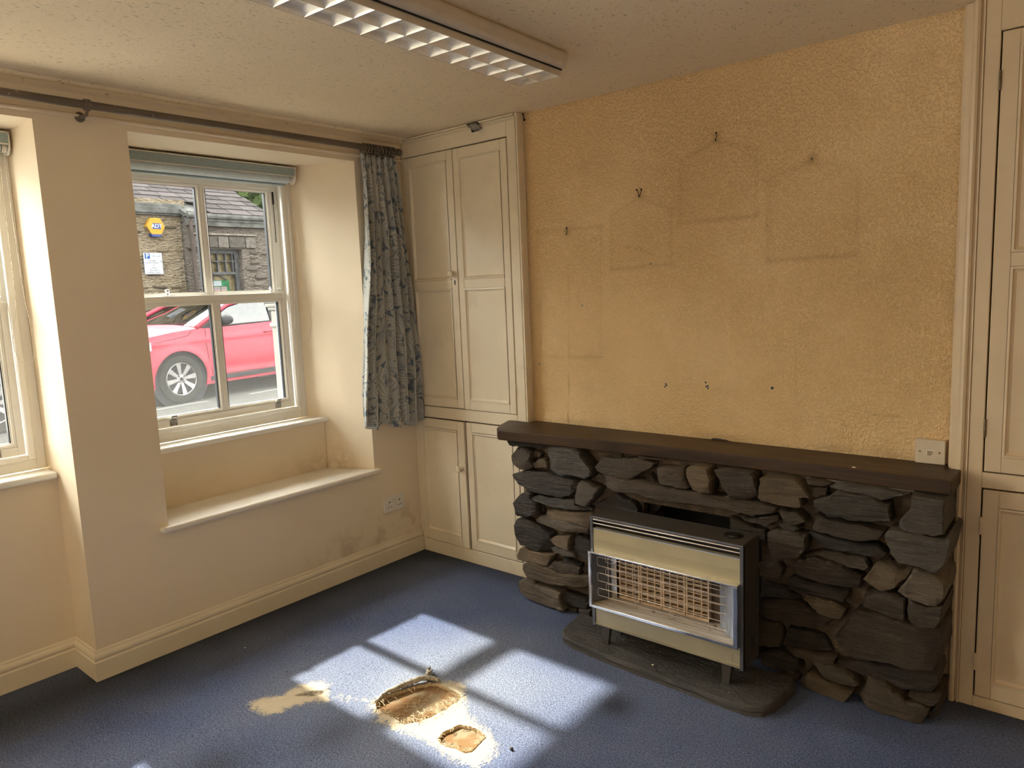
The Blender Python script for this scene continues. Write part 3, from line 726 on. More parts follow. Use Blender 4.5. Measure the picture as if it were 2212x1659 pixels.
# ---- window units
def ring(b, y0, y1, z0, z1, w_, x0, x1, wb=None, wt=None):
    wb = w_ if wb is None else wb; wt = w_ if wt is None else wt
    b.box(x0, x1, y0, y0 + w_, z0, z1); b.box(x0, x1, y1 - w_, y1, z0, z1); b.box(x0, x1, y0 + w_, y1 - w_, z0, z0 + wb); b.box(x0, x1, y0 + w_, y1 - w_, z1 - wt, z1)
def window(name, xf, y0, dirty=True):
    """sash window, frame width .93 from y0; xf is the room face of the lining"""
    y1 = y0 + .93; root = struct_root(name, (xf, (y0 + y1) / 2, .842))
    b = MB(); z0, z1 = .8425, 2.188
    ring(b, y0, y1, z0, z1, .036, xf - .135, xf, .044, .05)
    b.box(xf - .135, xf - .075, y0 + .036, y0 + .062, z0 + .044, z1 - .05); b.box(xf - .135, xf - .075, y1 - .062, y1 - .036, z0 + .044, z1 - .05)
    b.box(xf - .135, xf - .02, y0 + .036, y1 - .036, z1 - .081, z1 - .05)
    b.build('frame', M['white'], root, bevel=.003)
    for sgn, yy in ((1, y0 + .036), (-1, y1 - .036)):
        b = MB(); ya, yb = (yy, yy + .028 * sgn); b.box(xf - .014, xf + .011, ya, yb, .886, 2.14); b.build('staff_bead', M['white'], root, bevel=.008, seg=3)
    b = MB(); b.box(xf - .014, xf + .011, y0 + .064, y1 - .064, .886, .908); b.build('staff_bead', M['white'], root, bevel=.007, seg=3)
    for sgn, yy in ((1, y0 + .070), (-1, y1 - .070)):
        b = MB(); b.box(xf - .060, xf - .058, yy - .005, yy + .005, 2.0, 2.065); b.box(xf - .060, xf - .0585, yy - .0015, yy + .0015, 1.80, 2.0); b.build('pulley_slot', M['dark'], root)
    def sash(nm, xs_, sy0, sy1, sz0, sz1, wb, wt, gm, gname):
        s_ = MB(); ring(s_, sy0, sy1, sz0, sz1, .026, xs_ - .045, xs_, wb, wt)
        ym = (sy0 + sy1) / 2
        a0, a1, c0, c1 = sy0 + .026, sy1 - .026, sz0 + wb, sz1 - wt
        s_.box(xs_ - .040, xs_ - .004, ym - .0055, ym + .0055, c0, c1)
        so = s_.build(nm, M['white'], root, bevel=.002)
        for p0, p1 in ((a0, ym - .0055), (ym + .0055, a1)):
            g_ = MB(); ring(g_, p0, p1, c0, c1, .013, xs_ - .040, xs_ - .006); ring(g_, p0 + .0055, p1 - .0055, c0 + .0055, c1 - .0055, .0125, xs_ - .038, xs_ - .013)
            g_.build('glazing_bead', M['white'], so, bevel=.0015, seg=1)
            k = MB(); ring(k, p0 + .0182, p1 - .0182, c0 + .014, c1 - .014, .0042, xs_ - .036, xs_ - .0165); k.build('gasket', M['gasket'], so)
            q = MB(); q.box(xs_ - .031, xs_ - .027, p0 + .0165, p1 - .0165, c0 + .0125, c1 - .0125); q.build('pane', gm, so)
        return so
    xl = xf - .015; xu = xf - .063
    lo = sash('lower_sash', xl, y0 + .064, y1 - .064, .908, 1.531, .036, .030, M['glass_lo'], 'lo')
    sash('upper_sash', xu, y0 + .062, y1 - .062, 1.494, 2.107, .036, .030, M['glass_up'], 'up')
    for yy in (y0 + .191, y0 + .761):
        b = MB(); b.box(xl, xl + .003, yy - .019, yy + .019, .914, .945); b.box(xl, xl + .006, yy - .014, yy + .014, .935, .951)
        b.prism([(xl + .003, .944), (xl + .020, .957), (xl + .021, .966), (xl + .017, .966), (xl + .014, .960), (xl + .001, .951)], 'y', yy - .013, yy + .013)
        li = b.build('sash_lift', M['steel'], root, bevel=.002)
        b = MB()
        for dy in (-.013, .013): b.lathe([(.003, 0), (.0025, .0015)], (xl + .003, yy + dy, .921), (1, 0, 0), 8)
        b.build('screw', M['chrome'], li)
    for yy in (y0 + .235, y0 + .79):
        b = MB(); b.lathe([(.010, 0), (.010, .003), (.004, .006), (.004, .014), (.009, .018), (.011, .024), (.008, .031), (.002, .033)], (xl - .022, yy, 1.531), (0, 0, 1), 12)
        b.box(xl - .034, xl - .012, yy - .022, yy + .03, 1.531, 1.534)
        b.build('sash_lock', M['chrome'], root, smooth='auto')
    b = MB(); b.lathe([(.009, 0), (.009, .004), (.007, .008), (.003, .009)], (xu, y1 - .075, 1.553), (1, 0, 0), 12); b.build('sash_stop', M['chrome'], root, smooth='auto')
    return root
window('window_1', -3.465, 1.401)
window('window_2', -3.41, .0900)
window('window_3_added', -3.41, -1.430)  # unseen window, added to let in more daylight
# ================================================================ FITTED CUPBOARDS
def door(root, x0, x1, z0, z1, panels, y, mat, knob=None, hinges=(), hx=None, rot=0.0, keyhole=None, hmat=None):
    """panelled door: face at y, 18 mm thick; panels = [(x0,x1,z0,z1)]"""
    b = MB(); t = .018
    px0, px1 = panels[0][0], panels[0][1]
    b.box(x0, px0, y, y + t, z0, z1); b.box(px1, x1, y, y + t, z0, z1)
    zz = [z0] + [v for p in panels for v in (p[2], p[3])] + [z1]
    for k in range(0, len(zz), 2): b.box(px0, px1, y, y + t, zz[k], zz[k + 1])
    for (a, c, e, f) in panels:     # ogee moulding: three stepped mitred rings falling to the panel
        for (o0, y0, o1, y1) in ((0, y - .0025, .007, y - .0035), (.007, y - .0035, .010, y + .003), (.010, y + .003, .019, y + .0085)):
            q = [(a + o0, e + o0), (c - o0, e + o0), (c - o0, f - o0), (a + o0, f - o0)]; r = [(a + o1, e + o1), (c - o1, e + o1), (c - o1, f - o1), (a + o1, f - o1)]
            n = len(b.v); b.v += [(u, y0, v) for u, v in q] + [(u, y1, v) for u, v in r]
            b.f += [(n + i, n + (i + 1) % 4, n + 4 + (i + 1) % 4, n + 4 + i) for i in range(4)]
    d = b.build('door', mat, root, bevel=.0018, seg=1, recalc=False)
    bm = bmesh.new(); bm.from_mesh(d.data); bmesh.ops.recalc_face_normals(bm, faces=bm.faces); bm.to_mesh(d.data); bm.free()
    for (a, c, e, f) in panels:
        p = MB(); p.box(a + .006, c - .006, y + .0075, y + .0135, e + .006, f - .006); p.build('panel', mat, d)
    if knob:
        kx, kz = knob; p = MB()
        p.lathe([(.016, 0), (.016, .004), (.009, .007), (.008, .018), (.017, .023), (.0195, .030), (.018, .036), (.013, .040), (.012, .038), (.006, .0395), (.001, .041)], (kx, y, kz), (0, -1, 0), 18)
        p.build('knob', mat, d, smooth='auto', angle=30)
    if keyhole:
        p = MB(); kx, kz = keyhole; p.box(kx - .003, kx + .003, y - .0012, y + .001, kz - .012, kz + .012); p.lathe([(.0042, 0), (.0042, .001)], (kx, y + .0002, kz + .008), (0, -1, 0), 10); p.build('keyhole', M['dark'], d)
    for hz in hinges:
        p = MB(); p.lathe([(.0042, -.030), (.0042, -.011), (.0030, -.0105), (.0042, -.0095), (.0042, .0095), (.0030, .0105), (.0042, .011), (.0042, .030)], (hx, y - .0025, hz), (0, 0, 1), 8)
        p.build('hinge', hmat or mat, d)
    if rot:
        piv = Vector((x0, y, 0)) - wloc(root)
        d.data.transform(Matrix.Translation(piv) @ Matrix.Rotation(rot, 4, 'Z') @ Matrix.Translation(-piv))
        for c in d.children: c.data.transform(Matrix.Translation(piv) @ Matrix.Rotation(rot, 4, 'Z') @ Matrix.Translation(-piv))
    return d

YC = 2.805
lc = thing('fitted_cupboard', (-2.69, 2.83, 0), 'tall built-in cream painted cupboard between blue curtain and stone fireplace', 'cupboard')
b = MB()
b.box(-3.1045, -3.082, YC, 2.845, .127, ZC - .002); b.box(-3.1045, -3.082, YC, 2.845, .0, .127)
b.box(-2.337, -2.262, YC, 2.8485, 0, ZC - .002)
b.box(-3.082, -2.337, YC, 2.845, 2.233, ZC - .002)
b.box(-3.082, -2.337, YC, 2.845, .800, .863)
b.box(-3.082, -2.337, YC, 2.845, 0, .076)
b.build('frame', M['cup'], lc, bevel=.002, seg=1)
b = MB(); b.box(-3.08, -2.34, 2.838, 2.847, .076, 2.233); b.build('dark_backing', M['dark'], lc)  # black sheet paints in the dark interior behind the door gaps
b = MB()   # applied mouldings down the right edge and under the ceiling
b.box(-2.283, -2.277, YC - .005, YC, 0, ZC - .012); b.box(-2.271, -2.262, YC - .008, YC, 0, ZC - .003)
for z0, z1, dd in ((ZC - .012, ZC - .003, .012), (ZC - .022, ZC - .015, .006), (ZC - .032, ZC - .027, .004)):
    b.box(-3.10, -2.585, YC - dd, YC, z0, z1); b.box(-2.508, -2.283, YC - dd, YC, z0, z1)
b.build('moulding', M['cup'], lc, bevel=.002)
b = MB(); b.prism([(-2.580, ZC - .004), (-2.506, ZC - .004), (-2.506, ZC - .030), (-2.512, ZC - .045), (-2.560, ZC - .048), (-2.566, ZC - .028)], 'y', YC - .0008, YC + .002); b.build('cable_notch', M['dark'], lc)
door(lc, -3.078, -2.708, .868, 2.228, [(-3.042, -2.755, .915, 1.513), (-3.042, -2.755, 1.562, 2.178)], YC - .002, M['cup'], knob=(-2.733, 1.592), keyhole=(-2.729, 1.545))
door(lc, -2.703, -2.341, .866, 2.226, [(-2.664, -2.383, .913, 1.511), (-2.664, -2.383, 1.560, 2.174)], YC - .002, M['cup'], hinges=(2.08, .985), hx=-2.339)
door(lc, -3.078, -2.712, .081, .794, [(-3.040, -2.766, .135, .744)], YC - .004, M['cup'], knob=(-2.742, .535), rot=-.018)
door(lc, -2.703, -2.341, .081, .794, [(-2.664, -2.377, .133, .742)], YC - .002, M['cup'])
cb = thing('cable_bundle', (-2.545, 2.79, 2.30), 'twisted grey cables poking through notch at top of left cupboard', 'cables')
for i in range(5):
    b = MB(); dx = i * .012
    b.tube([(-2.578 + dx, YC + .0, ZC - .006 - .004 * (i % 2)), (-2.566 + dx, YC - .016, ZC - .016), (-2.548 + dx, YC - .018, ZC - .028), (-2.532 + dx * .85, YC - .004, ZC - .040)], .0058, 8)
    b.build('cable', M['cable'], cb, smooth=True)

rc = thing('fitted_cupboard', (0.05, 2.83, 0), 'tall built-in tan painted cupboard at right end of mantel shelf', 'cupboard')
YR = 2.80
b = MB()
b.box(-.376, -.334, YR, 2.8485, 0, ZC - .002); b.box(.412, .47, YR, 2.8485, 0, ZC - .002)
b.box(-.334, .412, YR, 2.845, 2.226, ZC - .002); b.box(-.334, .412, YR, 2.845, .779, .832); b.box(-.334, .412, YR, 2.845, 0, .040)
b.box(.036, .044, YR, 2.845, .04, 2.226)
b.build('frame', M['cup2'], rc, bevel=.002, seg=1)
b = MB(); b.box(-.334, .412, 2.838, 2.8475, .04, 2.226); b.build('dark_backing', M['dark'], rc)  # black sheet for this cupboard's dark interior as well
b = MB()   # architrave: stepped and rounded, on the chimney breast edge
b.prism([(-.436, 2.849), (-.436, 2.822), (-.428, 2.814), (-.412, 2.812), (-.410, 2.803), (-.404, 2.794), (-.396, 2.792), (-.389, 2.797), (-.388, 2.806), (-.383, 2.806), (-.381, 2.796), (-.3765, 2.796), (-.3765, 2.849)], 'z', 0, ZC - .002)
b.build('architrave', M['cup2'], rc)
for dx, kx in ((0, None), (.374, None)):
    hx = -.3315 + dx if dx == 0 else .410
    door(rc, -.329 + dx, .034 + dx, .837, 2.221, [(-.282 + dx, -.012 + dx, .889, 1.505), (-.282 + dx, -.012 + dx, 1.550, 2.172)], YR - .003, M['cup2'], hinges=(2.078, .984), hx=hx, hmat=M['brass'] if dx == 0 else None, knob=(.012, 1.527) if dx == 0 else None)
    door(rc, -.329 + dx, .034 + dx, .044, .774, [(-.283 + dx, -.012 + dx, .101, .717)], YR - .003, M['cup2'], hinges=(.651, .168), hx=hx, knob=(.012, .43) if dx == 0 else None)

# ================================================================ FIREPLACE
fp = thing('stone_fireplace', (-1.30, 2.72, 0), 'rough slate stone fireplace surround under the dark mantel shelf', 'fireplace')
b = MB()
b.box(-2.19, -1.53, 2.655, 2.848, 0, .785); b.box(-1.02, -.438, 2.655, 2.848, 0, .785); b.box(-1.53, -1.02, 2.655, 2.848, .575, .785)
b.build('mortar_core', M['mortar'], fp)
b = MB(); b.box(-1.53, -1.02, 2.83, 2.846, 0, .575); b.build('blanking_board', M['soot'], fp)
STONES=[
(0,2.61,[(-2.234,0.803),(-2.126,0.803),(-1.993,0.792),(-1.997,0.777),(-2.059,0.759),(-2.166,0.756),(-2.223,0.756),(-2.237,0.775)]),
(1,2.6,[(-2.174,0.754),(-2.12,0.751),(-2.095,0.739),(-2.1,0.709),(-2.091,0.669),(-2.122,0.647),(-2.167,0.645),(-2.211,0.666),(-2.211,0.714)]),
(1,2.63,[(-2.119,0.73),(-2.075,0.747),(-2.05,0.732),(-2.065,0.71),(-2.12,0.71)]),
(2,2.62,[(-2.099,0.682),(-2.069,0.703),(-2.025,0.714),(-2.015,0.689),(-2.017,0.666),(-2.085,0.66)]),
(3,2.58,[(-1.985,0.779),(-1.902,0.791),(-1.834,0.801),(-1.806,0.773),(-1.74,0.707),(-1.741,0.68),(-1.771,0.662),(-1.846,0.666),(-1.876,0.664),(-1.911,0.647),(-1.976,0.665),(-1.987,0.721),(-2.004,0.751)]),
(0,2.6,[(-2.206,0.621),(-2.13,0.643),(-2.006,0.651),(-1.936,0.64),(-1.838,0.634),(-1.849,0.593),(-1.891,0.555),(-1.943,0.544),(-2.112,0.548),(-2.178,0.571)]),
(4,2.58,[(-1.817,0.636),(-1.79,0.652),(-1.708,0.628),(-1.735,0.579),(-1.781,0.532),(-1.841,0.534),(-1.839,0.577)]),
(3,2.605,[(-2.106,0.523),(-2.065,0.533),(-1.858,0.543),(-1.855,0.522),(-1.795,0.521),(-1.773,0.513),(-1.783,0.5),(-1.914,0.489),(-1.995,0.494),(-2.074,0.505)]),
(0,2.59,[(-2.13,0.547),(-2.097,0.54),(-2.094,0.52),(-2.066,0.504),(-2.065,0.444),(-2.133,0.415),(-2.194,0.41),(-2.209,0.481),(-2.177,0.516)]),
(0,2.64,[(-2.102,0.482),(-2.065,0.479),(-2.052,0.451),(-2.067,0.431),(-2.09,0.427)]),
(2,2.61,[(-2.028,0.469),(-1.95,0.482),(-1.78,0.492),(-1.786,0.417),(-1.858,0.432),(-1.975,0.429),(-2.025,0.434)]),
(4,2.595,[(-2.09,0.417),(-2.041,0.442),(-1.987,0.435),(-1.877,0.439),(-1.786,0.418),(-1.794,0.401),(-1.95,0.391),(-2.091,0.394)]),
(0,2.595,[(-2.198,0.398),(-2.14,0.402),(-2.056,0.384),(-1.998,0.359),(-1.985,0.297),(-2.017,0.268),(-2.089,0.259),(-2.175,0.272),(-2.198,0.304),(-2.205,0.37)]),
(2,2.6,[(-2.004,0.334),(-1.959,0.359),(-1.887,0.37),(-1.889,0.302),(-1.942,0.304),(-1.992,0.314)]),
(0,2.62,[(-1.863,0.378),(-1.797,0.378),(-1.783,0.362),(-1.787,0.264),(-1.878,0.276),(-1.875,0.318)]),
(3,2.6,[(-1.992,0.297),(-1.961,0.307),(-1.867,0.294),(-1.857,0.277),(-1.924,0.269),(-1.974,0.275)]),
(2,2.6,[(-2.193,0.247),(-2.171,0.261),(-2.11,0.254),(-1.982,0.264),(-2.016,0.201),(-2.113,0.19),(-2.209,0.186),(-2.212,0.212)]),
(0,2.625,[(-1.966,0.246),(-1.92,0.249),(-1.842,0.241),(-1.854,0.216),(-1.94,0.219)]),
(1,2.605,[(-2.016,0.199),(-1.987,0.232),(-1.84,0.226),(-1.845,0.183),(-1.912,0.18),(-1.997,0.184)]),
(2,2.585,[(-2.159,0.184),(-2.125,0.202),(-2.013,0.197),(-1.955,0.184),(-1.798,0.198),(-1.784,0.176),(-1.799,0.147),(-1.915,0.132),(-2.016,0.117),(-2.137,0.115),(-2.164,0.156)]),
(4,2.585,[(-2.195,0.088),(-2.163,0.099),(-2.009,0.096),(-1.943,0.089),(-1.912,0.019),(-1.92,0.007),(-2.102,0.006),(-2.188,0.022),(-2.199,0.053)]),
(0,2.61,[(-1.951,0.068),(-1.935,0.089),(-1.852,0.086),(-1.793,0.076),(-1.809,0.036),(-1.922,0.033)]),
(1,2.62,[(-1.937,0.022),(-1.872,0.022),(-1.869,0.0),(-1.934,0.0)]),
(1,2.6,[(-1.85,0.032),(-1.784,0.043),(-1.785,0.002),(-1.848,0.001)]),
(1,2.64,[(-1.846,0.216),(-1.819,0.244),(-1.797,0.242),(-1.8,0.162),(-1.84,0.172)]),
(1,2.575,[(-1.76,0.662),(-1.722,0.688),(-1.633,0.687),(-1.505,0.686),(-1.423,0.68),(-1.27,0.674),(-1.115,0.676),(-1.035,0.671),(-0.943,0.663),(-0.962,0.634),(-1.017,0.621),(-1.031,0.611),(-1.109,0.622),(-1.168,0.624),(-1.318,0.625),(-1.371,0.62),(-1.418,0.623),(-1.49,0.633),(-1.556,0.631),(-1.616,0.632),(-1.697,0.642),(-1.76,0.65)]),
(1,2.6,[(-1.735,0.717),(-1.692,0.763),(-1.628,0.764),(-1.528,0.776),(-1.479,0.768),(-1.449,0.764),(-1.46,0.744),(-1.523,0.706),(-1.555,0.683),(-1.625,0.679),(-1.683,0.68),(-1.726,0.695)]),
(1,2.64,[(-1.691,0.767),(-1.666,0.785),(-1.621,0.782),(-1.624,0.758),(-1.672,0.759)]),
(1,2.62,[(-1.54,0.777),(-1.53,0.798),(-1.435,0.801),(-1.392,0.8),(-1.405,0.787),(-1.451,0.775),(-1.513,0.772)]),
(1,2.63,[(-1.495,0.705),(-1.479,0.715),(-1.46,0.693),(-1.442,0.679),(-1.447,0.665),(-1.48,0.664),(-1.507,0.679)]),
(1,2.59,[(-1.441,0.741),(-1.428,0.755),(-1.377,0.759),(-1.318,0.767),(-1.31,0.727),(-1.288,0.689),(-1.299,0.678),(-1.408,0.684),(-1.433,0.706)]),
(0,2.62,[(-1.749,0.543),(-1.681,0.584),(-1.64,0.605),(-1.611,0.591),(-1.56,0.578),(-1.536,0.549),(-1.543,0.518),(-1.678,0.508),(-1.734,0.522)]),
(1,2.64,[(-1.777,0.716),(-1.764,0.727),(-1.761,0.703),(-1.775,0.694)]),
(0,2.7,[(-1.531,0.503),(-1.523,0.568),(-1.46,0.571),(-1.464,0.558),(-1.511,0.502)]),  # very dark recess, filled with a set-back dark stone
(2,2.57,[(-1.292,0.771),(-1.278,0.782),(-1.201,0.783),(-1.185,0.737),(-1.19,0.681),(-1.213,0.679),(-1.241,0.674),(-1.267,0.689),(-1.291,0.74)]),
(1,2.575,[(-1.176,0.778),(-1.12,0.788),(-1.033,0.799),(-1.019,0.778),(-1.006,0.722),(-1.008,0.699),(-1.048,0.675),(-1.103,0.669),(-1.118,0.677),(-1.149,0.725)]),
(1,2.62,[(-1.133,0.588),(-1.106,0.588),(-1.047,0.565),(-0.993,0.56),(-0.991,0.521),(-1.062,0.503),(-1.138,0.51)]),
(0,2.6,[(-1.098,0.608),(-1.026,0.603),(-0.977,0.62),(-0.94,0.627),(-0.94,0.608),(-0.981,0.583),(-1.041,0.585)]),
(2,2.58,[(-1.006,0.697),(-0.996,0.77),(-0.986,0.779),(-0.944,0.78),(-0.882,0.779),(-0.849,0.764),(-0.82,0.717),(-0.855,0.714),(-0.85,0.68),(-0.871,0.674),(-0.936,0.676),(-0.996,0.681)]),
(1,2.6,[(-0.837,0.783),(-0.818,0.795),(-0.786,0.795),(-0.757,0.782),(-0.772,0.768),(-0.832,0.766)]),
(1,2.62,[(-0.843,0.757),(-0.771,0.758),(-0.773,0.731),(-0.803,0.714),(-0.828,0.72)]),
(3,2.6,[(-0.761,0.769),(-0.739,0.784),(-0.657,0.789),(-0.623,0.785),(-0.511,0.779),(-0.552,0.76),(-0.591,0.744),(-0.637,0.755),(-0.697,0.76),(-0.745,0.762)]),
(3,2.575,[(-0.804,0.718),(-0.756,0.737),(-0.738,0.757),(-0.701,0.763),(-0.626,0.758),(-0.562,0.738),(-0.555,0.683),(-0.677,0.661),(-0.728,0.668),(-0.757,0.661),(-0.777,0.684),(-0.8,0.699)]),
(1,2.59,[(-0.935,0.655),(-0.865,0.66),(-0.834,0.63),(-0.869,0.609),(-0.91,0.607)]),
(0,2.6,[(-0.938,0.601),(-0.921,0.611),(-0.868,0.605),(-0.856,0.596),(-0.887,0.58),(-0.918,0.584)]),
(1,2.59,[(-0.814,0.654),(-0.8,0.661),(-0.777,0.653),(-0.681,0.647),(-0.578,0.642),(-0.595,0.608),(-0.667,0.589),(-0.724,0.592),(-0.815,0.604)]),
(1,2.585,[(-0.977,0.562),(-0.945,0.58),(-0.882,0.585),(-0.832,0.582),(-0.833,0.53),(-0.843,0.51),(-0.871,0.484),(-0.957,0.463),(-0.97,0.515)]),
(0,2.6,[(-0.839,0.582),(-0.818,0.597),(-0.749,0.586),(-0.683,0.58),(-0.601,0.585),(-0.568,0.563),(-0.582,0.539),(-0.682,0.537),(-0.749,0.542),(-0.802,0.544),(-0.816,0.564)]),
(1,2.61,[(-0.873,0.483),(-0.82,0.512),(-0.738,0.536),(-0.684,0.528),(-0.641,0.531),(-0.624,0.5),(-0.64,0.483),(-0.683,0.483),(-0.797,0.504),(-0.868,0.477)]),
(1,2.58,[(-0.872,0.462),(-0.856,0.488),(-0.8,0.507),(-0.709,0.496),(-0.647,0.465),(-0.654,0.418),(-0.754,0.414),(-0.881,0.42)]),
(3,2.57,[(-0.497,0.784),(-0.468,0.782),(-0.403,0.783),(-0.402,0.766),(-0.403,0.669),(-0.432,0.657),(-0.486,0.658),(-0.535,0.665),(-0.536,0.683),(-0.5,0.739),(-0.496,0.755)]),
(3,2.56,[(-0.571,0.642),(-0.561,0.658),(-0.517,0.662),(-0.442,0.656),(-0.397,0.656),(-0.39,0.673),(-0.38,0.664),(-0.383,0.634),(-0.394,0.572),(-0.421,0.536),(-0.467,0.55),(-0.528,0.55),(-0.553,0.577),(-0.56,0.61)]),
(2,2.575,[(-0.637,0.466),(-0.605,0.524),(-0.57,0.529),(-0.497,0.522),(-0.498,0.506),(-0.551,0.447),(-0.581,0.436),(-0.608,0.447)]),
(4,2.57,[(-0.485,0.54),(-0.469,0.544),(-0.421,0.527),(-0.395,0.51),(-0.396,0.457),(-0.417,0.422),(-0.442,0.422),(-0.505,0.436),(-0.529,0.45),(-0.493,0.514)]),
(1,2.64,[(-0.584,0.528),(-0.57,0.546),(-0.547,0.517),(-0.582,0.505)]),
(0,2.6,[(-0.903,0.388),(-0.897,0.403),(-0.844,0.406),(-0.759,0.4),(-0.693,0.403),(-0.689,0.381),(-0.706,0.355),(-0.759,0.358),(-0.822,0.358),(-0.897,0.36)]),
(2,2.59,[(-0.843,0.337),(-0.834,0.355),(-0.78,0.353),(-0.726,0.347),(-0.697,0.332),(-0.711,0.293),(-0.74,0.288),(-0.785,0.296)]),
(1,2.595,[(-0.998,0.285),(-0.91,0.315),(-0.841,0.315),(-0.798,0.294),(-0.741,0.276),(-0.774,0.245),(-0.819,0.227),(-0.91,0.23),(-1.005,0.228)]),
(0,2.63,[(-1.015,0.348),(-0.91,0.353),(-0.9,0.335),(-0.866,0.323),(-0.872,0.311),(-1.018,0.288)]),
(1,2.61,[(-1.021,0.423),(-0.936,0.441),(-0.921,0.424),(-0.939,0.383),(-1.014,0.379)]),
(0,2.62,[(-0.905,0.201),(-0.867,0.205),(-0.778,0.2),(-0.747,0.146),(-0.823,0.13),(-0.911,0.124)]),
(1,2.6,[(-0.92,0.116),(-0.901,0.128),(-0.832,0.136),(-0.786,0.133),(-0.729,0.137),(-0.734,0.106),(-0.776,0.102),(-0.822,0.105),(-0.885,0.106)]),
(1,2.61,[(-1.027,0.199),(-0.941,0.212),(-0.921,0.163),(-0.934,0.114),(-1.027,0.097)]),
(0,2.6,[(-1.023,0.078),(-0.933,0.108),(-0.86,0.097),(-0.85,0.059),(-0.872,0.031),(-0.943,0.039),(-1.023,0.049)]),
(4,2.585,[(-0.817,0.109),(-0.733,0.113),(-0.695,0.115),(-0.666,0.095),(-0.646,0.07),(-0.662,0.054),(-0.72,0.051),(-0.78,0.064)]),
(2,2.575,[(-0.847,0.03),(-0.814,0.065),(-0.747,0.053),(-0.665,0.042),(-0.687,0.0),(-0.705,0.0),(-0.776,0.0),(-0.838,0.0)]),
(1,2.61,[(-0.946,0.0),(-0.904,0.03),(-0.865,0.015),(-0.868,0.0),(-0.913,0.0)]),
(0,2.61,[(-0.723,0.131),(-0.658,0.148),(-0.549,0.163),(-0.46,0.174),(-0.42,0.185),(-0.407,0.137),(-0.428,0.099),(-0.516,0.086),(-0.578,0.097),(-0.631,0.098),(-0.719,0.114)]),
(1,2.59,[(-0.636,0.414),(-0.551,0.436),(-0.509,0.424),(-0.51,0.342),(-0.548,0.342),(-0.619,0.354),(-0.644,0.355)]),
(1,2.575,[(-0.504,0.427),(-0.445,0.414),(-0.399,0.428),(-0.4,0.381),(-0.418,0.349),(-0.463,0.337),(-0.505,0.351)]),
(1,2.565,[(-0.678,0.32),(-0.653,0.35),(-0.573,0.35),(-0.479,0.342),(-0.411,0.347),(-0.397,0.333),(-0.394,0.254),(-0.415,0.21),(-0.492,0.192),(-0.551,0.194),(-0.65,0.174),(-0.711,0.206),(-0.728,0.234),(-0.715,0.255)]),
(1,2.575,[(-0.628,0.072),(-0.623,0.113),(-0.561,0.109),(-0.497,0.067),(-0.459,0.074),(-0.427,0.061),(-0.448,0.0),(-0.506,0.0),(-0.611,0.001),(-0.65,0.031)]),
(1,2.585,[(-0.493,0.088),(-0.435,0.094),(-0.401,0.099),(-0.415,0.074),(-0.472,0.078)]),
(2,2.6,[(-0.557,0.091),(-0.52,0.082),(-0.502,0.067),(-0.51,0.054),(-0.544,0.07)]),
(0,2.62,[(-0.433,0.036),(-0.412,0.068),(-0.405,0.029),(-0.438,0.0)])]

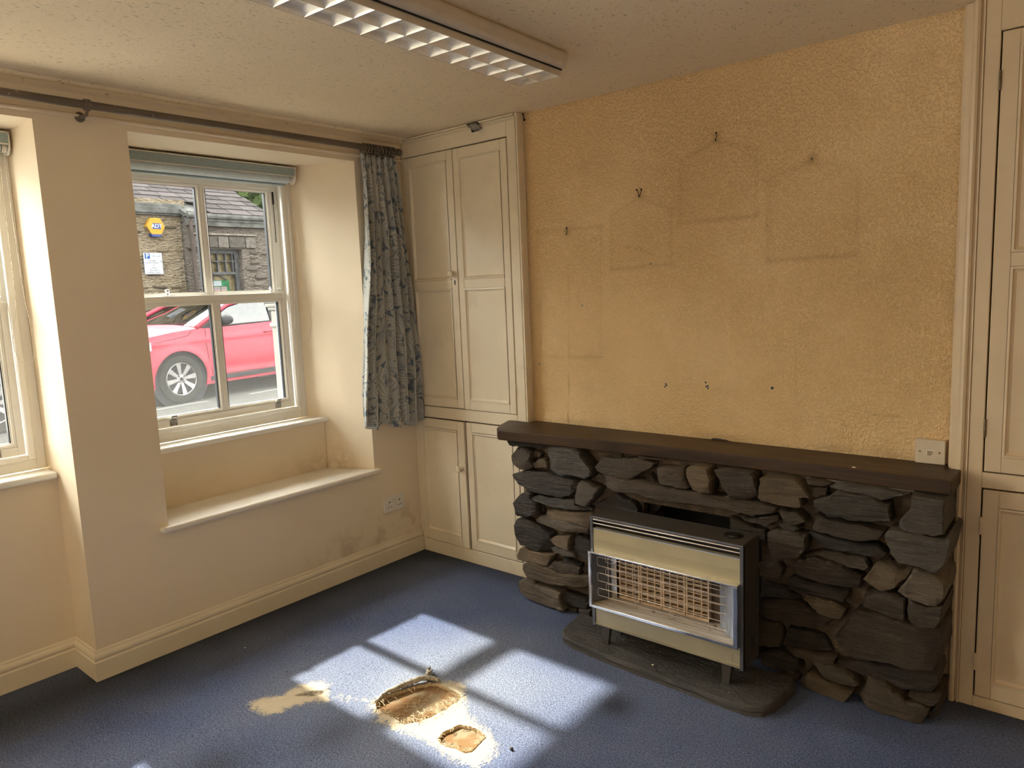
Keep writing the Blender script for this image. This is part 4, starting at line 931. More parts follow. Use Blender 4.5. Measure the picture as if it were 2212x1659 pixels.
def stone_mesh(poly, yf, tone, i):
    r = random.Random(100 + i)
    out = []; poly = [(px_, min(pz_, .786)) for px_, pz_ in poly]; n = len(poly)
    for k in range(n):      # ragged outline, a point about every 2 cm
        a = Vector(poly[k]); c = Vector(poly[(k + 1) % n]); m = max(1, int(round((c - a).length / .020)))
        nn = Vector((-(c - a).y, (c - a).x)); nn = nn.normalized() if nn.length > 0 else nn
        for q in range(m): out.append(a.lerp(c, q / m) + nn * (r.uniform(-.0035, .0035) if q else r.uniform(-.001, .001)))
    N_ = len(out); xr = max(p.x for p in out); xl = min(p.x for p in out); zt = max(p.y for p in out); zb = min(p.y for p in out)
    cen = sum(out, Vector((0, 0))) / N_; w_, h_ = xr - xl, zt - zb; small = min(w_, h_)
    depth = 2.785 if xr > -.46 else (2.72 if cen.x < -2.0 else 2.678)
    # broken facets: a tilted face cut by a few steep planes
    tx, tz = r.uniform(-.10, .10), r.uniform(-.12, .10); cuts = []
    for k in range(r.choice((2, 3, 3, 4))):
        an = r.uniform(0, 2 * PI); dirv = Vector((math.cos(an), math.sin(an)))
        ext = abs(dirv.x) * w_ / 2 + abs(dirv.y) * h_ / 2
        cuts.append((dirv, ext * r.uniform(.35, .85), r.uniform(.25, .75)))
    def front(p):
        d = p - cen; y = d.x * tx + d.y * tz
        for dirv, off, sl in cuts: y += max(0, d.dot(dirv) - off) * sl
        y += .0045 * mnoise.noise(Vector((p.x * 22, i * 3.3, p.y * 40))) + .003 * mnoise.noise(Vector((p.x * 60, i * 1.7, p.y * 110)))
        return yf - .006 + max(-.012, min(.030, y))
    inn = []
    for k in range(N_):
        t = (out[(k + 1) % N_] - out[k - 1]); nn = Vector((-t.y, t.x)); nn = nn.normalized() if nn.length > 0 else nn
        ins = min(.0045, small * .08); q = out[k] + nn * ins
        if not inside(q, out): q = out[k] - nn * ins
        inn.append(q if inside(q, out) else out[k].lerp(cen, .04))
    pts = list(inn); g = .0155
    x = xl + g * .5
    while x < xr:
        z = zb + g * .5
        while z < zt:
            q = Vector((x + r.uniform(-.004, .004), z + r.uniform(-.004, .004)))
            if inside(q, inn) and pdist(q, inn) > .007: pts.append(q)
            z += g
        x += g
    cv_, _, cf_, _, _, _ = delaunay_2d_cdt(pts, [(k, (k + 1) % N_) for k in range(N_)], [], 0, 1e-7)
    b = MB(); b.v = [(q.x, front(q), min(.7868, max(.0006, q.y))) for q in cv_]
    b.f = [tuple(t) for t in cf_ if inside(sum((cv_[k] for k in t), Vector((0, 0))) / 3, inn)]
    if len(cv_) < N_: return None
    s1 = len(b.v); b.v += [(p.x, front(p) + .007 + r.uniform(0, .006), min(.7868, max(.0005, p.y))) for p in out]
    s2 = len(b.v); b.v += [(p.x + (cen.x - p.x) * .03, depth, min(.7868, max(.0005, p.y))) for p in out]
    for a, c in ((0, s1), (s1, s2)):
        for k in range(N_): b.f.append((a + k, a + (k + 1) % N_, c + (k + 1) % N_, c + k))
    return b.build('stone', M['stone%d' % tone], fp, smooth='auto', angle=16)
for i, (tone, yf, poly) in enumerate(STONES): stone_mesh(poly, yf, tone, i)
b = MB(); b.box(-.78, -.50, 2.628, 2.66, .780, .7865); tag(b.build('packing_strip', M['stone4'], fp), 'pale packing strip under mantel')

ms = MB()
poly = [(-2.262, 2.562), (-2.30, 2.600), (-2.345, 2.68), (-2.380, 2.775), (-2.381, 2.7965), (-2.2545, 2.7965), (-2.2545, 2.8465), (-.4375, 2.8465), (-.4375, 2.788), (-.392, 2.788), (-.393, 2.617)]
front = [(-.60, 2.621), (-.85, 2.628), (-1.10, 2.632), (-1.40, 2.622), (-1.70, 2.606), (-2.0, 2.585)]
ms.prism(poly + front, 'z', .7875, .836)
o = ms.build('mantel_shelf', M['mantel'], bevel=.004, seg=2)
tag(o, 'long dark varnished wooden mantel shelf on top of stone fireplace', 'shelf')

hs = MB()
hp = [(-1.815, 2.565), (-1.80, 2.43), (-1.785, 2.385), (-1.755, 2.350), (-1.70, 2.332), (-1.60, 2.318), (-1.50, 2.312), (-1.35, 2.302), (-1.20, 2.296), (-1.0, 2.286), (-.93, 2.290), (-.885, 2.315), (-.862, 2.36), (-.85, 2.44), (-.846, 2.535), (-.862, 2.565)]
hpr = []
for k in range(len(hp)):
    a = Vector(hp[k]); c = Vector(hp[(k + 1) % len(hp)]); m = max(1, int((c - a).length / .03))
    for q in range(m): hpr.append(a.lerp(c, q / m))
cen = Vector((-1.32, 2.44)); n = len(hpr)
for (sc, z, j) in ((.0, .0005, .004), (.004, .012, .006), (-.003, .020, .005), (.002, .031, .004), (.008, .036, .003)):
    for p in hpr:
        d = (cen - p).normalized(); e = sc + mnoise.noise(Vector((p.x * 30, p.y * 30, z * 300))) * j
        q = p + d * e; hs.v.append((q.x, q.y, z + (.0 if z < .03 else mnoise.noise(Vector((p.x * 9, p.y * 9, 1))) * .002)))
for r_ in range(4):
    for k in range(n): hs.f.append((r_ * n + k, r_ * n + (k + 1) % n, (r_ + 1) * n + (k + 1) % n, (r_ + 1) * n + k))
hs.f.append(tuple(range(n))[::-1]); hs.f.append(tuple(4 * n + k for k in range(n)))
o = hs.build('hearth_slab', M['slab'], smooth='auto', angle=30)
tag(o, 'dark riven slate hearth slab on carpet beneath the gas heater', 'hearth')
b = MB(); r = random.Random(5)
for i in range(70):
    x, y = r.uniform(-1.6, -.92), r.uniform(2.33, 2.5); s_ = r.uniform(.001, .0028)
    b.add([(x - s_, y, .0362), (x, y - s_, .0362), (x + s_, y, .0362), (x, y + s_, .0362), (x, y, .0362 + s_)], [(0, 1, 4), (1, 2, 4), (2, 3, 4), (3, 0, 4), (3, 2, 1, 0)])
tag(b.build('hearth_crumbs', M['rubble']), 'tiny pale rubble crumbs scattered on the hearth slab', 'rubble', kind='stuff')

# ================================================================ GAS HEATER
hx0, hx1, hy, hz0, hz1, hb = -1.614, -.974, 2.37, .118, .579, 2.512
ht = thing('gas_heater', (-1.294, 2.44, .036), 'old gas fire with wire guard and olive gold panels on slate hearth', 'heater')
b = MB(); b.box(hx0, hx0 + .004, hy, hb, hz0 - .002, hz1); b.box(hx1 - .004, hx1, hy, hb, hz0 - .002, hz1); b.box(hx0 + .004, hx1 - .004, hb - .004, hb, hz0, hz1); b.box(hx0 + .004, hx1 - .004, hy, hb - .004, hz0, hz0 + .004); b.box(hx0 + .004, hx1 - .004, hy + .002, hb - .004, hz1 - .004, hz1)
b.build('casing', M['h_case'], ht, bevel=.0015, seg=1)
b = MB(); b.box(hx0, hx0 + .013, hy - .004, hy + .010, hz0 - .003, hz1 + .0005); b.box(hx1 - .013, hx1, hy - .004, hy + .010, hz0 - .003, hz1 + .0005); b.box(hx0 + .013, hx1 - .013, hy - .004, hy + .008, hz1 - .009, hz1 + .0005)
b.build('edge_trim', M['h_trim'], ht, bevel=.0015)
b = MB(); b.box(hx0 + .006, hx1 - .006, hy + .03, hy + .034, .43, hz1 - .006); b.build('grille_back', M['dark'], ht)
for z in (.5655, .5505):
    b = MB(); b.box(hx0 + .010, hx1 - .010, hy - .001, hy + .005, z - .0022, z + .0022); b.build('grille_bar', M['h_bar'], ht, bevel=.001)
b = MB(); b.prism([(hy - .001, .440), (hy - .0025, .485), (hy + .001, .527), (hy + .018, .531), (hy + .018, .440)], 'x', hx0 + .014, hx1 - .014); fo = b.build('fascia_panel', M['h_gold'], ht)
b = MB(); b.box(hx0 + .014, hx1 - .014, hy - .0015, hy + .004, .5275, .5305); b.build('fascia_lip', M['h_refl'], fo)
b = MB(); b.prism([(hy + .002, .129), (hy + .002, .212), (hy + .008, .212), (hy + .008, .121), (hy - .002, .121), (hy - .003, .127)], 'x', hx0 + .013, hx1 - .013); lo = tag(b.build('lower_panel', M['h_gold2'], ht), 'plain grey gold lower panel')
b = MB(); ring_x = (-1.013, -.993)
for (x0, x1, z0, z1) in ((-1.018, -.988, .167, .169), (-1.018, -.988, .137, .139), (-1.018, -1.016, .139, .167), (-.990, -.988, .139, .167)): b.box(x0, x1, hy + .0005, hy + .003, z0, z1)
b.build('embossed_square', M['h_gold2'], lo, bevel=.0006, seg=1)
# chrome hood frame standing proud of the front
fy = 2.338; cx0, cx1, cz0, cz1 = -1.609, -.984, .206, .440
b = MB(); b.box(cx0, cx0 + .011, fy, hy + .004, cz0, cz1 - .006); b.box(cx1 - .016, cx1, fy, hy + .004, cz0, cz1 - .006); b.box(cx0, cx1, fy, hy + .004, cz1 - .006, cz1); b.box(cx0 + .011, cx1 - .016, fy, fy + .003, cz0, cz0 + .012)
hf = b.build('hood_frame', M['chrome'], ht, bevel=.0012, seg=2)
b = MB(); b.prism([(fy + .003, cz0 + .008), (hy + .078, cz0 + .022), (hy + .078, cz0 + .018), (fy + .003, cz0 + .003)], 'x', cx0 + .011, cx1 - .016); b.build('burner_shelf', M['h_shelf'], ht)
b = MB(); b.prism([(cx0 + .0115, fy + .012), (-1.548, 2.436), (-1.548, 2.441), (cx0 + .0115, 2.441)], 'z', cz0 + .020, cz1 - .008); tag(b.build('reflector', M['h_trim'], ht), 'dark angled reflector')
b = MB(); b.box(-1.575, -1.530, 2.425, 2.430, cz0 + .020, cz1 - .010); tag(b.build('reflector', M['chrome'], ht), 'bright mottled reflector plate')
b = MB(); b.prism([(cx1 - .0165, fy + .012), (-1.092, 2.436), (-1.092, 2.441), (cx1 - .0165, 2.441)], 'z', cz0 + .020, cz1 - .008); tag(b.build('reflector', M['h_refl'], ht), 'angled steel reflector with blue reflection painted in')
b = MB(); b.box(-1.56, -1.08, 2.449, 2.455, cz0 + .015, cz1); b.box(cx0 + .012, cx1 - .016, fy + .01, 2.45, cz1 - .010, cz1 - .007); b.build('firebox_back', M['h_claydk'], ht)
pw = .0985; px = -1.522
for k in range(4):
    b = MB(); x0 = px + k * pw; x1 = x0 + pw - .003; z0, z1 = .232, .412
    b.box(x0, x1, 2.444, 2.448, z0, z1); b.box(x0, x0 + .007, 2.430, 2.444, z0, z1); b.box(x1 - .007, x1, 2.430, 2.444, z0, z1); b.box(x0, x1, 2.428, 2.444, z0, z0 + .010); b.box(x0, x1, 2.430, 2.444, z1 - .006, z1)
    for m in (1, 2): xx = x0 + (x1 - x0) * m / 3; b.box(xx - .0022, xx + .0022, 2.431, 2.444, z0, z1)
    for m in range(1, 11): zz = z0 + .008 + (z1 - z0 - .012) * m / 11; b.box(x0 + .006, x1 - .006, 2.432, 2.444, zz - .0019, zz + .0019)
    rp = b.build('radiant_brick', M['h_clay'], ht)
    b = MB(); b.box(x0 + .007, x1 - .007, 2.4425, 2.4438, z0 + .010, z1 - .006); b.build('slot_depth', M['h_claydk'], rp)
def loop(x0, x1, z0, z1, y, r_=.006):
    pts = []
    for cx, cz, a0 in ((x1 - r_, z1 - r_, 0), (x0 + r_, z1 - r_, 90), (x0 + r_, z0 + r_, 180), (x1 - r_, z0 + r_, 270)):
        for k in range(4): a = math.radians(a0 + 30 * k); pts.append((cx + r_ * math.cos(a), y, cz + r_ * math.sin(a)))
    return pts
for z0, z1 in ((.376, .413), (.312, .346), (.250, .281)):
    b = MB(); b.tube(loop(-1.584, -1.036, z0, z1, 2.368), .0013, 6, closed=True); b.build('guard_wire', M['h_wire'], ht, smooth=True)
for z0, z1 in ((.386, .420), (.330, .360), (.268, .296)):
    b = MB(); b.tube(loop(-1.560, -1.070, z0, z1, 2.392), .0012, 6, closed=True); b.build('guard_wire', M['h_wire'], ht, smooth=True)
for x in (-1.535, -1.412, -1.262, -1.105):
    b = MB(); b.tube([(x, 2.396, .432), (x, 2.374, .424), (x, 2.3705, .40), (x, 2.3705, .245), (x, 2.376, .232), (x + .004, 2.384, .2295)], .0015, 6); b.build('guard_wire', M['h_wire'], ht, smooth=True)
for x, w0 in ((-1.566, .020), (-1.048, .020)):
    b = MB(); b.v = [(x - w0, 2.392, .1205), (x + w0, 2.392, .1205), (x + w0, 2.412, .1205), (x - w0, 2.412, .1205), (x - .012, 2.386, .0362), (x + .012, 2.386, .0362), (x + .012, 2.402, .0362), (x - .012, 2.402, .0362)]
    b.f = [(0, 1, 2, 3), (7, 6, 5, 4), (0, 4, 5, 1), (1, 5, 6, 2), (2, 6, 7, 3), (3, 7, 4, 0)]; b.build('leg', M['h_case'], ht)
    b = MB(); b.box(x - .012, x + .012, 2.49, 2.508, .0362, .1205); b.build('leg', M['h_case'], ht)
b = MB(); b.lathe([(.036, 0), (.036, .003), (.033, .0045), (.029, .002), (.022, .0018), (.021, .006), (.012, .008), (.001, .008)], (-1.046, 2.452, hz1 - .0005), (0, 0, 1), 28); b.build('control_knob', M['black'], ht, smooth='auto')
b = MB(); b.box(hx1 - .0005, hx1 + .0008, 2.44, 2.465, .165, .215); b.build('side_vent', M['dark'], ht)
# ================================================================ CEILING LIGHT
lf = thing('fluorescent_light', (-1.665, 1.47, ZC), 'long fluorescent ceiling light with mirrored square louvre', 'ceiling light', rz=math.radians(2.0))
LY0, LY1 = -.74, .775
b = MB()
prof_l = [(-.105, 0), (-.112, -.012), (-.112, -.045), (-.104, -.056), (-.095, -.058), (.100, -.058), (.112, -.056), (.122, -.046), (.122, -.014), (.112, 0)]
b.prism(prof_l, 'y', LY0, LY1); b.build('housing', M['lamp_case'], lf, bevel=.004, seg=2, local=True)
b = MB(); b.box(.0925, .097, LY0 + .004, LY1 - .004, -.062, -.055); b.build('lamp_gap', M['dark'], lf, local=True)
# louvre tray hangs a little below the housing
zt, zb = -.060, -.082
b = MB(); b.box(-.089, -.0875, LY0, LY1 - .006, zb, zt); b.box(.0875, .0905, LY0, LY1 - .006, zb, zt); b.box(-.0875, .0875, LY1 - .009, LY1 - .006, zb, zt); b.box(-.0875, .0875, LY0, LY0 + .003, zb, zt)
tag(b.build('louvre_rim', M['lamp_case'], lf, local=True), 'pale louvre rim')
b = MB(); b.box(-.0875, .0875, LY0 + .003, LY1 - .009, zt - .002, zt); b.build('reflector_pan', M['louvre'], lf, local=True)
pitch = .0972
def vblade(b, axis, c, a0, a1, c2=0):
    # parabolic mirror blade: thin lower edge, flared top
    pr = [(-.0008, zb), (-.003, zb + .006), (-.008, zb + .013), (-.017, zt - .002), (.017, zt - .002), (.008, zb + .013), (.003, zb + .006), (.0008, zb)]
    if axis == 'y': b.prism([(c + p, q) for p, q in pr], 'y', a0, a1)
    else: b.prism([(c + p, q) for p, q in pr], 'x', a0, a1)
b = MB(); vblade(b, 'y', 0.0, LY0 + .003, LY1 - .009); b.build('louvre_blade', M['louvre'], lf, smooth='auto', local=True)
for sx in (-1, 1):
    b = MB(); pr = [(sx * .0872, zb + .001), (sx * .0855, zb + .008), (sx * .080, zb + .014), (sx * .070, zt - .002), (sx * .0872, zt - .002)]; b.prism(pr, 'y', LY0 + .003, LY1 - .009); b.build('louvre_side', M['louvre'], lf, smooth='auto', local=True)
proto_b = None
for k in range(1, 16):
    y = LY1 - .009 - k * pitch
    if y < LY0 + .02: break
    if proto_b is None:
        b = MB(); vblade(b, 'x', 0.0, -.0872, .0872); proto_b = b.build('louvre_blade', M['louvre'], lf, smooth='auto', local=True); proto_b.location = (0, y, 0)
    else:
        c = proto_b.copy(); C.objects.link(c); c.location = (0, y, 0)
# soft reflections in the trays come from the bare tubes lying above the blades
for sx in (-.044, .044):
    b = MB(); b.lathe([(.008, 0), (.008, .004), (.013, .005), (.013, 1.47), (.008, 1.471), (.008, 1.475)], (sx, LY0 + .02, -.0485), (0, 1, 0), 12); b.build('fluorescent_tube', M['tubeM'], lf, smooth='auto', local=True)
for yy in (LY1 - .03, LY1 - .14):
    b = MB(); b.lathe([(.0035, 0), (.003, .002)], (.1225, yy, -.050), (1, 0, 0), 8); b.build('screw', M['chrome'], lf, local=True)
b = MB(); b.box(-.09, .09, LY1 - .006, LY1 + .0008, -.058, -.004); b.build('end_plate', M['lamp_case'], lf, local=True)

# ================================================================ CURTAIN POLE, CURTAIN
PX, PZ = -3.030, 2.250
cp = thing('curtain_pole', (PX, 1.0, PZ), 'long worn bronze curtain pole above both windows', 'curtain pole')
b = MB(); b.tube([(PX, -.6, PZ), (PX, 2.705, PZ)], .0150, 16); b.build('pole', M['poleM'], cp, smooth='auto')
b = MB(); b.lathe([(.0165, 0), (.0165, .008), (.012, .012), (.018, .018), (.019, .028), (.017, .036), (.008, .042)], (PX, 2.705, PZ), (0, 1, 0), 16); b.build('finial', M['poleM'], cp, smooth='auto')
for y in (1.185, 2.60):
    b = MB(); b.lathe([(.018, -.011), (.021, -.009), (.021, .009), (.018, .011)], (PX, y, PZ), (0, 1, 0), 18); b.tube([(PX, y, PZ - .018), (PX - .014, y, PZ - .034), (PX - .045, y - .004, PZ - .036), (XL + .012, y - .006, PZ - .034)], .0065, 8)
    b.lathe([(.019, 0), (.019, .004), (.012, .010), (.006, .012)], (XL + .0102, y - .006, PZ - .034), (1, 0, 0), 14); b.build('bracket', M['poleM'], cp, smooth='auto')
cu = thing('curtain', (-3.03, 2.60, .78), 'grey blue leaf patterned curtain bunched beside left cupboard', 'curtain')
zt_, zb_ = 2.222, .785
def fold(t, v):
    """t across 0..1, v down 0..1"""
    yl = 2.482 - .10 * v ** 1.15 + .012 * math.sin(v * 5); yr = 2.716 + .072 * min(1, v * 1.3)
    amp = (.020 + .019 * min(1, v * 3)) * (.72 + .28 * math.sin(t * 9 + 1.3))
    ph = 2 * PI * (6.2 * t + .16 * math.sin(v * 2.1 + t * 5) * min(1, v * 2) + .10 * v * math.sin(t * 11))
    s_ = math.sin(ph); s_ = math.copysign(abs(s_) ** .8, s_)
    if v < .055: amp *= .8; s_ = .65 * s_ + .35 * math.sin(ph * 3)
    x = -3.046 + amp * s_ + .006 * math.sin(v * 6 + t * 3) * v + .010 * v
    y = yl + (yr - yl) * (t + .021 * math.sin(2 * ph) * (.4 + v)) + .004 * math.sin(v * 17 + t * 31)
    z = zt_ + (zb_ - zt_) * v + (.014 * math.sin(ph * .5 + 1) + (.022 - .035 * t)) * v ** 6 + (.006 * s_ if v < .02 else 0)
    return max(x, -3.098), min(y, 2.792), z
b = MB(); NU, NV = 150, 80; b.grid(lambda i, j: fold(i, j), NU, NV); b.uv = [(i / NU * 1.15, -(zt_ - zb_) * j / NV) for j in range(NV + 1) for i in range(NU + 1)]
cf_ = b.build('fabric', M['curtain'], cu, smooth=True, recalc=False)
sm = cf_.modifiers.new('thickness', 'SOLIDIFY'); sm.thickness = .0016; sm.offset = 0
b = MB(); b.grid(lambda i, j: (fold(i, .004 + .045 * j)[0] - .0035, fold(i, .004 + .045 * j)[1], fold(i, .004 + .045 * j)[2]), 120, 3); b.build('heading_tape', M['threadgrey'], cu, smooth=True, recalc=False)
for k in range(11):
    y = 2.492 + k * .0198 + rnd.uniform(-.003, .003); tl = rnd.uniform(-.25, .25)
    if abs(y - 2.60) < .016: y += .012
    b = MB(); pts = [(PX + .0235 * math.cos(a), y + .0235 * math.sin(a) * math.sin(tl), PZ - .006 + .0235 * math.sin(a)) for a in [2 * PI * q / 20 for q in range(20)]]
    b.tube(pts, .0040, 7, closed=True); rg_ = b.build('curtain_ring', M['poleM'], cu, smooth=True)
    b = MB(); b.lathe([(.0035, 0), (.0045, .004), (.0018, .008)], (PX, y, PZ - .0285), (0, 0, -1), 8); b.tube([(PX, y, PZ - .036), (PX - .004, y, PZ - .046), (PX - .010, y, PZ - .040)], .0012, 5); b.build('hook', M['brass'], rg_)

# ================================================================ ROLLER BLINDS
def blind(label, xf, y0, y1, chain, cxp):
    r = thing('roller_blind', (xf, (y0 + y1) / 2, 2.178), label, 'blind', 'grey blue roller blinds over the sash windows')
    x0, x1 = xf, xf + .075
    b = MB(); b.box(x1 - .004, x1 - .001, y0 + .006, y1 - .006, 2.134, 2.177); b.build('fascia_fabric', M['blind'], r)
    b = MB(); b.box(x0, x1, y0 + .006, y1 - .006, 2.1765, 2.1795); b.box(x1 - .003, x1 + .001, y0 + .006, y1 - .006, 2.174, 2.1795); b.box(x1 - .004, x1 + .001, y0 + .006, y1 - .006, 2.130, 2.1345); b.build('cassette', M['blindcase'], r)
    b = MB(); b.tube([(x0 + .036, y0 + .010, 2.126), (x0 + .036, y1 - .030, 2.126)], .028, 24); b.build('rolled_fabric', M['blind2'], r, smooth='auto')
    b = MB(); b.box(x0 + .010, x0 + .013, y0 + .012, y1 - .032, 2.090, 2.126); b.build('fabric_tail', M['blind'], r)
    b = MB(); b.lathe([(.0055, 0), (.0055, y1 - y0 - .05)], (x0 + .0115, y0 + .014, 2.092), (0, 1, 0), 10); b.build('bottom_bar', M['blind2'], r, smooth='auto')
    for yy in (y0, y1 - .006):
        b = MB(); b.prism([(x0, 2.1795), (x1 + .002, 2.1795), (x1 + .003, 2.135), (x1 - .004, 2.112), (x1 - .018, 2.098), (x1 - .036, 2.094), (x0 + .012, 2.098), (x0, 2.112)], 'y', yy, yy + .006); b.build('end_cap', M['blindcase'], r, bevel=.0015)
    b = MB(); b.lathe([(.022, 0), (.022, .016)], (x0 + .036, y1 - .024, 2.126), (0, 1, 0), 20); b.build('chain_wheel', M['blindcase'], r, smooth='auto')
    # bead chain, a bead every 5.5 mm along a smoothed loop
    P = [Vector((cxp, y, z)) for y, z in chain]; sm_ = []
    for i in range(len(P) - 1):
        p0 = P[max(0, i - 1)]; p1 = P[i]; p2 = P[i + 1]; p3 = P[min(len(P) - 1, i + 2)]
        for k in range(16):
            t = k / 16; sm_.append(.5 * ((2 * p1) + (p2 - p0) * t + (2 * p0 - 5 * p1 + 4 * p2 - p3) * t * t + (3 * p1 - p0 - 3 * p2 + p3) * t ** 3))
    sm_.append(P[-1]); b = MB(); acc = 0; step = .0062
    b.tube(sm_, .0007, 4)
    for i in range(1, len(sm_)):
        d = (sm_[i] - sm_[i - 1]).length; acc += d
        while acc >= step:
            acc -= step; q = sm_[i].lerp(sm_[i - 1], acc / d if d else 0); s_ = .0024; h = s_ * .72
            b.add([(q.x - s_, q.y, q.z), (q.x + s_, q.y, q.z), (q.x, q.y - s_, q.z), (q.x, q.y + s_, q.z), (q.x, q.y, q.z - s_), (q.x, q.y, q.z + s_)],
                  [(0, 2, 5), (2, 1, 5), (1, 3, 5), (3, 0, 5), (2, 0, 4), (1, 2, 4), (3, 1, 4), (0, 3, 4)])
    tag(b.build('bead_chain', M['bead'], r, smooth=True), 'cream beaded pull chain', kind='stuff')
    return r
blind('grey blue roller blind above the right window', -3.463, 1.41, 2.322, [(2.271, 2.096), (2.272, 1.895), (2.269, 1.63), (2.268, 1.508), (2.259, 1.385), (2.261, 1.311), (2.30, 1.263), (2.337, 1.28), (2.357, 1.354), (2.347, 1.455), (2.333, 1.629), (2.314, 1.8), (2.30, 2.016), (2.302, 2.094)], -3.405)
blind('grey blue roller blind above the left window', -3.408, .08, 1.010, [(.972, 2.112), (.969, 1.924), (.966, 1.622), (.962, 1.514), (.941, 1.407), (.937, 1.353), (.952, 1.302), (.974, 1.285), (.998, 1.295), (1.008, 1.336), (1.008, 1.402), (1.001, 1.476), (.994, 1.586), (.989, 1.907), (.988, 2.108)], -3.345)

# ================================================================ SOCKETS, HOOKS, NAILS, PLUGS
so = thing('double_socket', (XL, 2.604, .332), 'white double power socket on wall under curtain', 'socket')
b = MB(); b.box(XL + .0003, XL + .010, 2.531, 2.677, .289, .375); b.build('face_plate', M['socket'], so, bevel=.003, seg=3)
for yy in (2.568, 2.640):
    b = MB(); b.box(XL + .0095, XL + .0106, yy - .0035, yy + .0035, .3405, .349); b.box(XL + .0095, XL + .0106, yy - .0135, yy - .0065, .3155, .3195); b.box(XL + .0095, XL + .0106, yy + .0065, yy + .0135, .3155, .3195); b.build('pin_slot', M['slot'], so)
for yy in (2.594, 2.614):
    b = MB(); b.prism([(XL + .010, .372 - .009), (XL + .0135, .372 - .012), (XL + .0115, .343), (XL + .010, .341)], 'y', yy - .007, yy + .007); b.build('switch', M['socket'], so, bevel=.0006, seg=1)
te = thing('telephone_socket', (-.49, YB, .878), 'ivory telephone socket box standing on right end of mantel', 'socket')
b = MB(); b.box(-.538, -.446, YB - .030, YB - .0005, .8365, .921); b.build('face_plate', M['tel'], te, bevel=.003, seg=2)
b = MB(); b.box(-.500, -.484, YB - .0308, YB - .029, .871, .882); b.box(-.500, -.488, YB - .0306, YB - .029, .866, .872); b.build('jack', M['telslot'], te)
b = MB(); b.box(-.503, -.481, YB - .0304, YB - .0295, .8835, .8855); b.box(-.503, -.501, YB - .0304, YB - .0295, .866, .8855); b.build('jack_surround', M['socket'], te)
for x in (-.523, -.463):
    b = MB(); b.lathe([(.0038, 0), (.0034, .0012)], (x, YB - .030, .878), (0, -1, 0), 10); b.build('screw', M['brass'], te)
def hook(label, x, z, ends, group=None):
    r = thing('picture_hook', (x, YB, z), label, 'hook')
    for dx in ends:
        b = MB(); b.tube([(x + dx, YB - .001, z + .014), (x + dx * .9, YB - .004, z + .010), (x + dx * .35, YB - .004, z - .006), (x, YB - .004, z - .014), (x - dx * .2 + .002, YB - .010, z - .018), (x + .002, YB - .015, z - .010)], .0014, 6)
        hk = b.build('wire_hook', M['hookM'], r, smooth=True)
        b = MB(); b.lathe([(.0042, 0), (.0042, .0015), (.0012, .002), (.0012, .006)], (x + dx, YB - .0085, z + .014), (0, 1, 0), 10); b.build('nail_head', M['hookM'], r)
hook('small heart shaped double picture hook over middle left picture ghost', -1.635, 1.888, (-.011, .011))
hook('single dark picture hook highest on the yellow wall', -1.285, 2.067, (.003,))
hook('short dark picture hook lowest and leftmost on yellow wall', -2.026, 1.758, (.002,))
b = MB(); b.lathe([(.0032, 0), (.0032, .001)], (-.913, YB + .0008, 1.930), (0, -1, 0), 8); tag(b.build('nail_hole', M['dark']), 'tiny nail hole at apex of right picture ghost', 'hole')
b = MB(); b.tube([(-2.262, 2.846, 2.332), (-2.238, 2.825, 2.296)], .0022, 6); b.lathe([(.006, 0), (.006, .004)], (-2.238, 2.825, 2.296), (.5, -.4, -.75), 10); tag(b.build('nail', M['hookM']), 'bent dark nail beside the top right corner of left cupboard', 'nail')
def plug(label, pts, mat, r_=.0052):
    o = None
    if len(pts) > 1: o = thing('wall_plug', (pts[0][0], YB, pts[0][1]), label, 'wall plug')
    for x, z in pts:
        b = MB(); b.lathe([(r_, 0), (r_, .0012), (r_ * .6, .0014), (r_ * .5, .0005)], (x, YB + .0002, z), (0, -1, 0), 10)
        q = b.build('plug' if o else 'wall_plug', mat, o)
        if not o: tag(q, label, 'wall plug')
plug('left cluster of blue wall plugs above the mantel', [(-1.523, 1.060), (-1.527, 1.048), (-1.519, 1.054)], M['plugM'], .0038)
plug('middle cluster of blue wall plugs above the mantel', [(-1.336, 1.076), (-1.334, 1.058), (-1.327, 1.062), (-1.326, 1.052)], M['plugM'], .004)
plug('single dark blue wall plug right of the two clusters', [(-1.055, 1.068)], M['plugM'], .006)
plug('grey filled plug near lower left of yellow wall', [(-2.217, 1.124)], M['plugG'], .006)
plug('grey filled plug left of centre on yellow wall', [(-1.952, 1.409)], M['plugG'], .006)
plug('grey filled plug on bottom edge of middle left picture ghost', [(-1.587, 1.583)], M['plugG'], .005)
b = MB(); b.tube([(-1.305, 2.838, .839), (-1.28, 2.836, .841), (-1.235, 2.839, .839)], [.003, .0034, .002], 6); tag(b.build('wood_splinter', M['splinter']), 'dark wood splinter at the back of mantel shelf', 'splinter')
b = MB(); b.add([(-.700, 2.640, .8364), (-.690, 2.637, .8364), (-.684, 2.644, .8364), (-.694, 2.650, .8364), (-.692, 2.643, .841)], [(0, 1, 4), (1, 2, 4), (2, 3, 4), (3, 0, 4), (3, 2, 1, 0)]); tag(b.build('plaster_chip', M['chip']), 'pale plaster chip near front of mantel shelf', 'chip')
def pebble(name, x, y, z, s, mat, label, cat):
    b = MB(); b.grid(lambda u, v: (x + s * math.cos(2 * PI * u) * math.sin(PI * v) * (1 + .2 * math.sin(5 * u)), y + s * .75 * math.sin(2 * PI * u) * math.sin(PI * v), z + s * .6 + s * .6 * -math.cos(PI * v)), 9, 6); tag(b.build(name, mat, smooth=False), label, cat)
pebble('pebble', -1.469, 1.662, .0012, .0075, M['pebbleM'], 'small dark pebble on carpet right of the frayed holes', 'pebble')
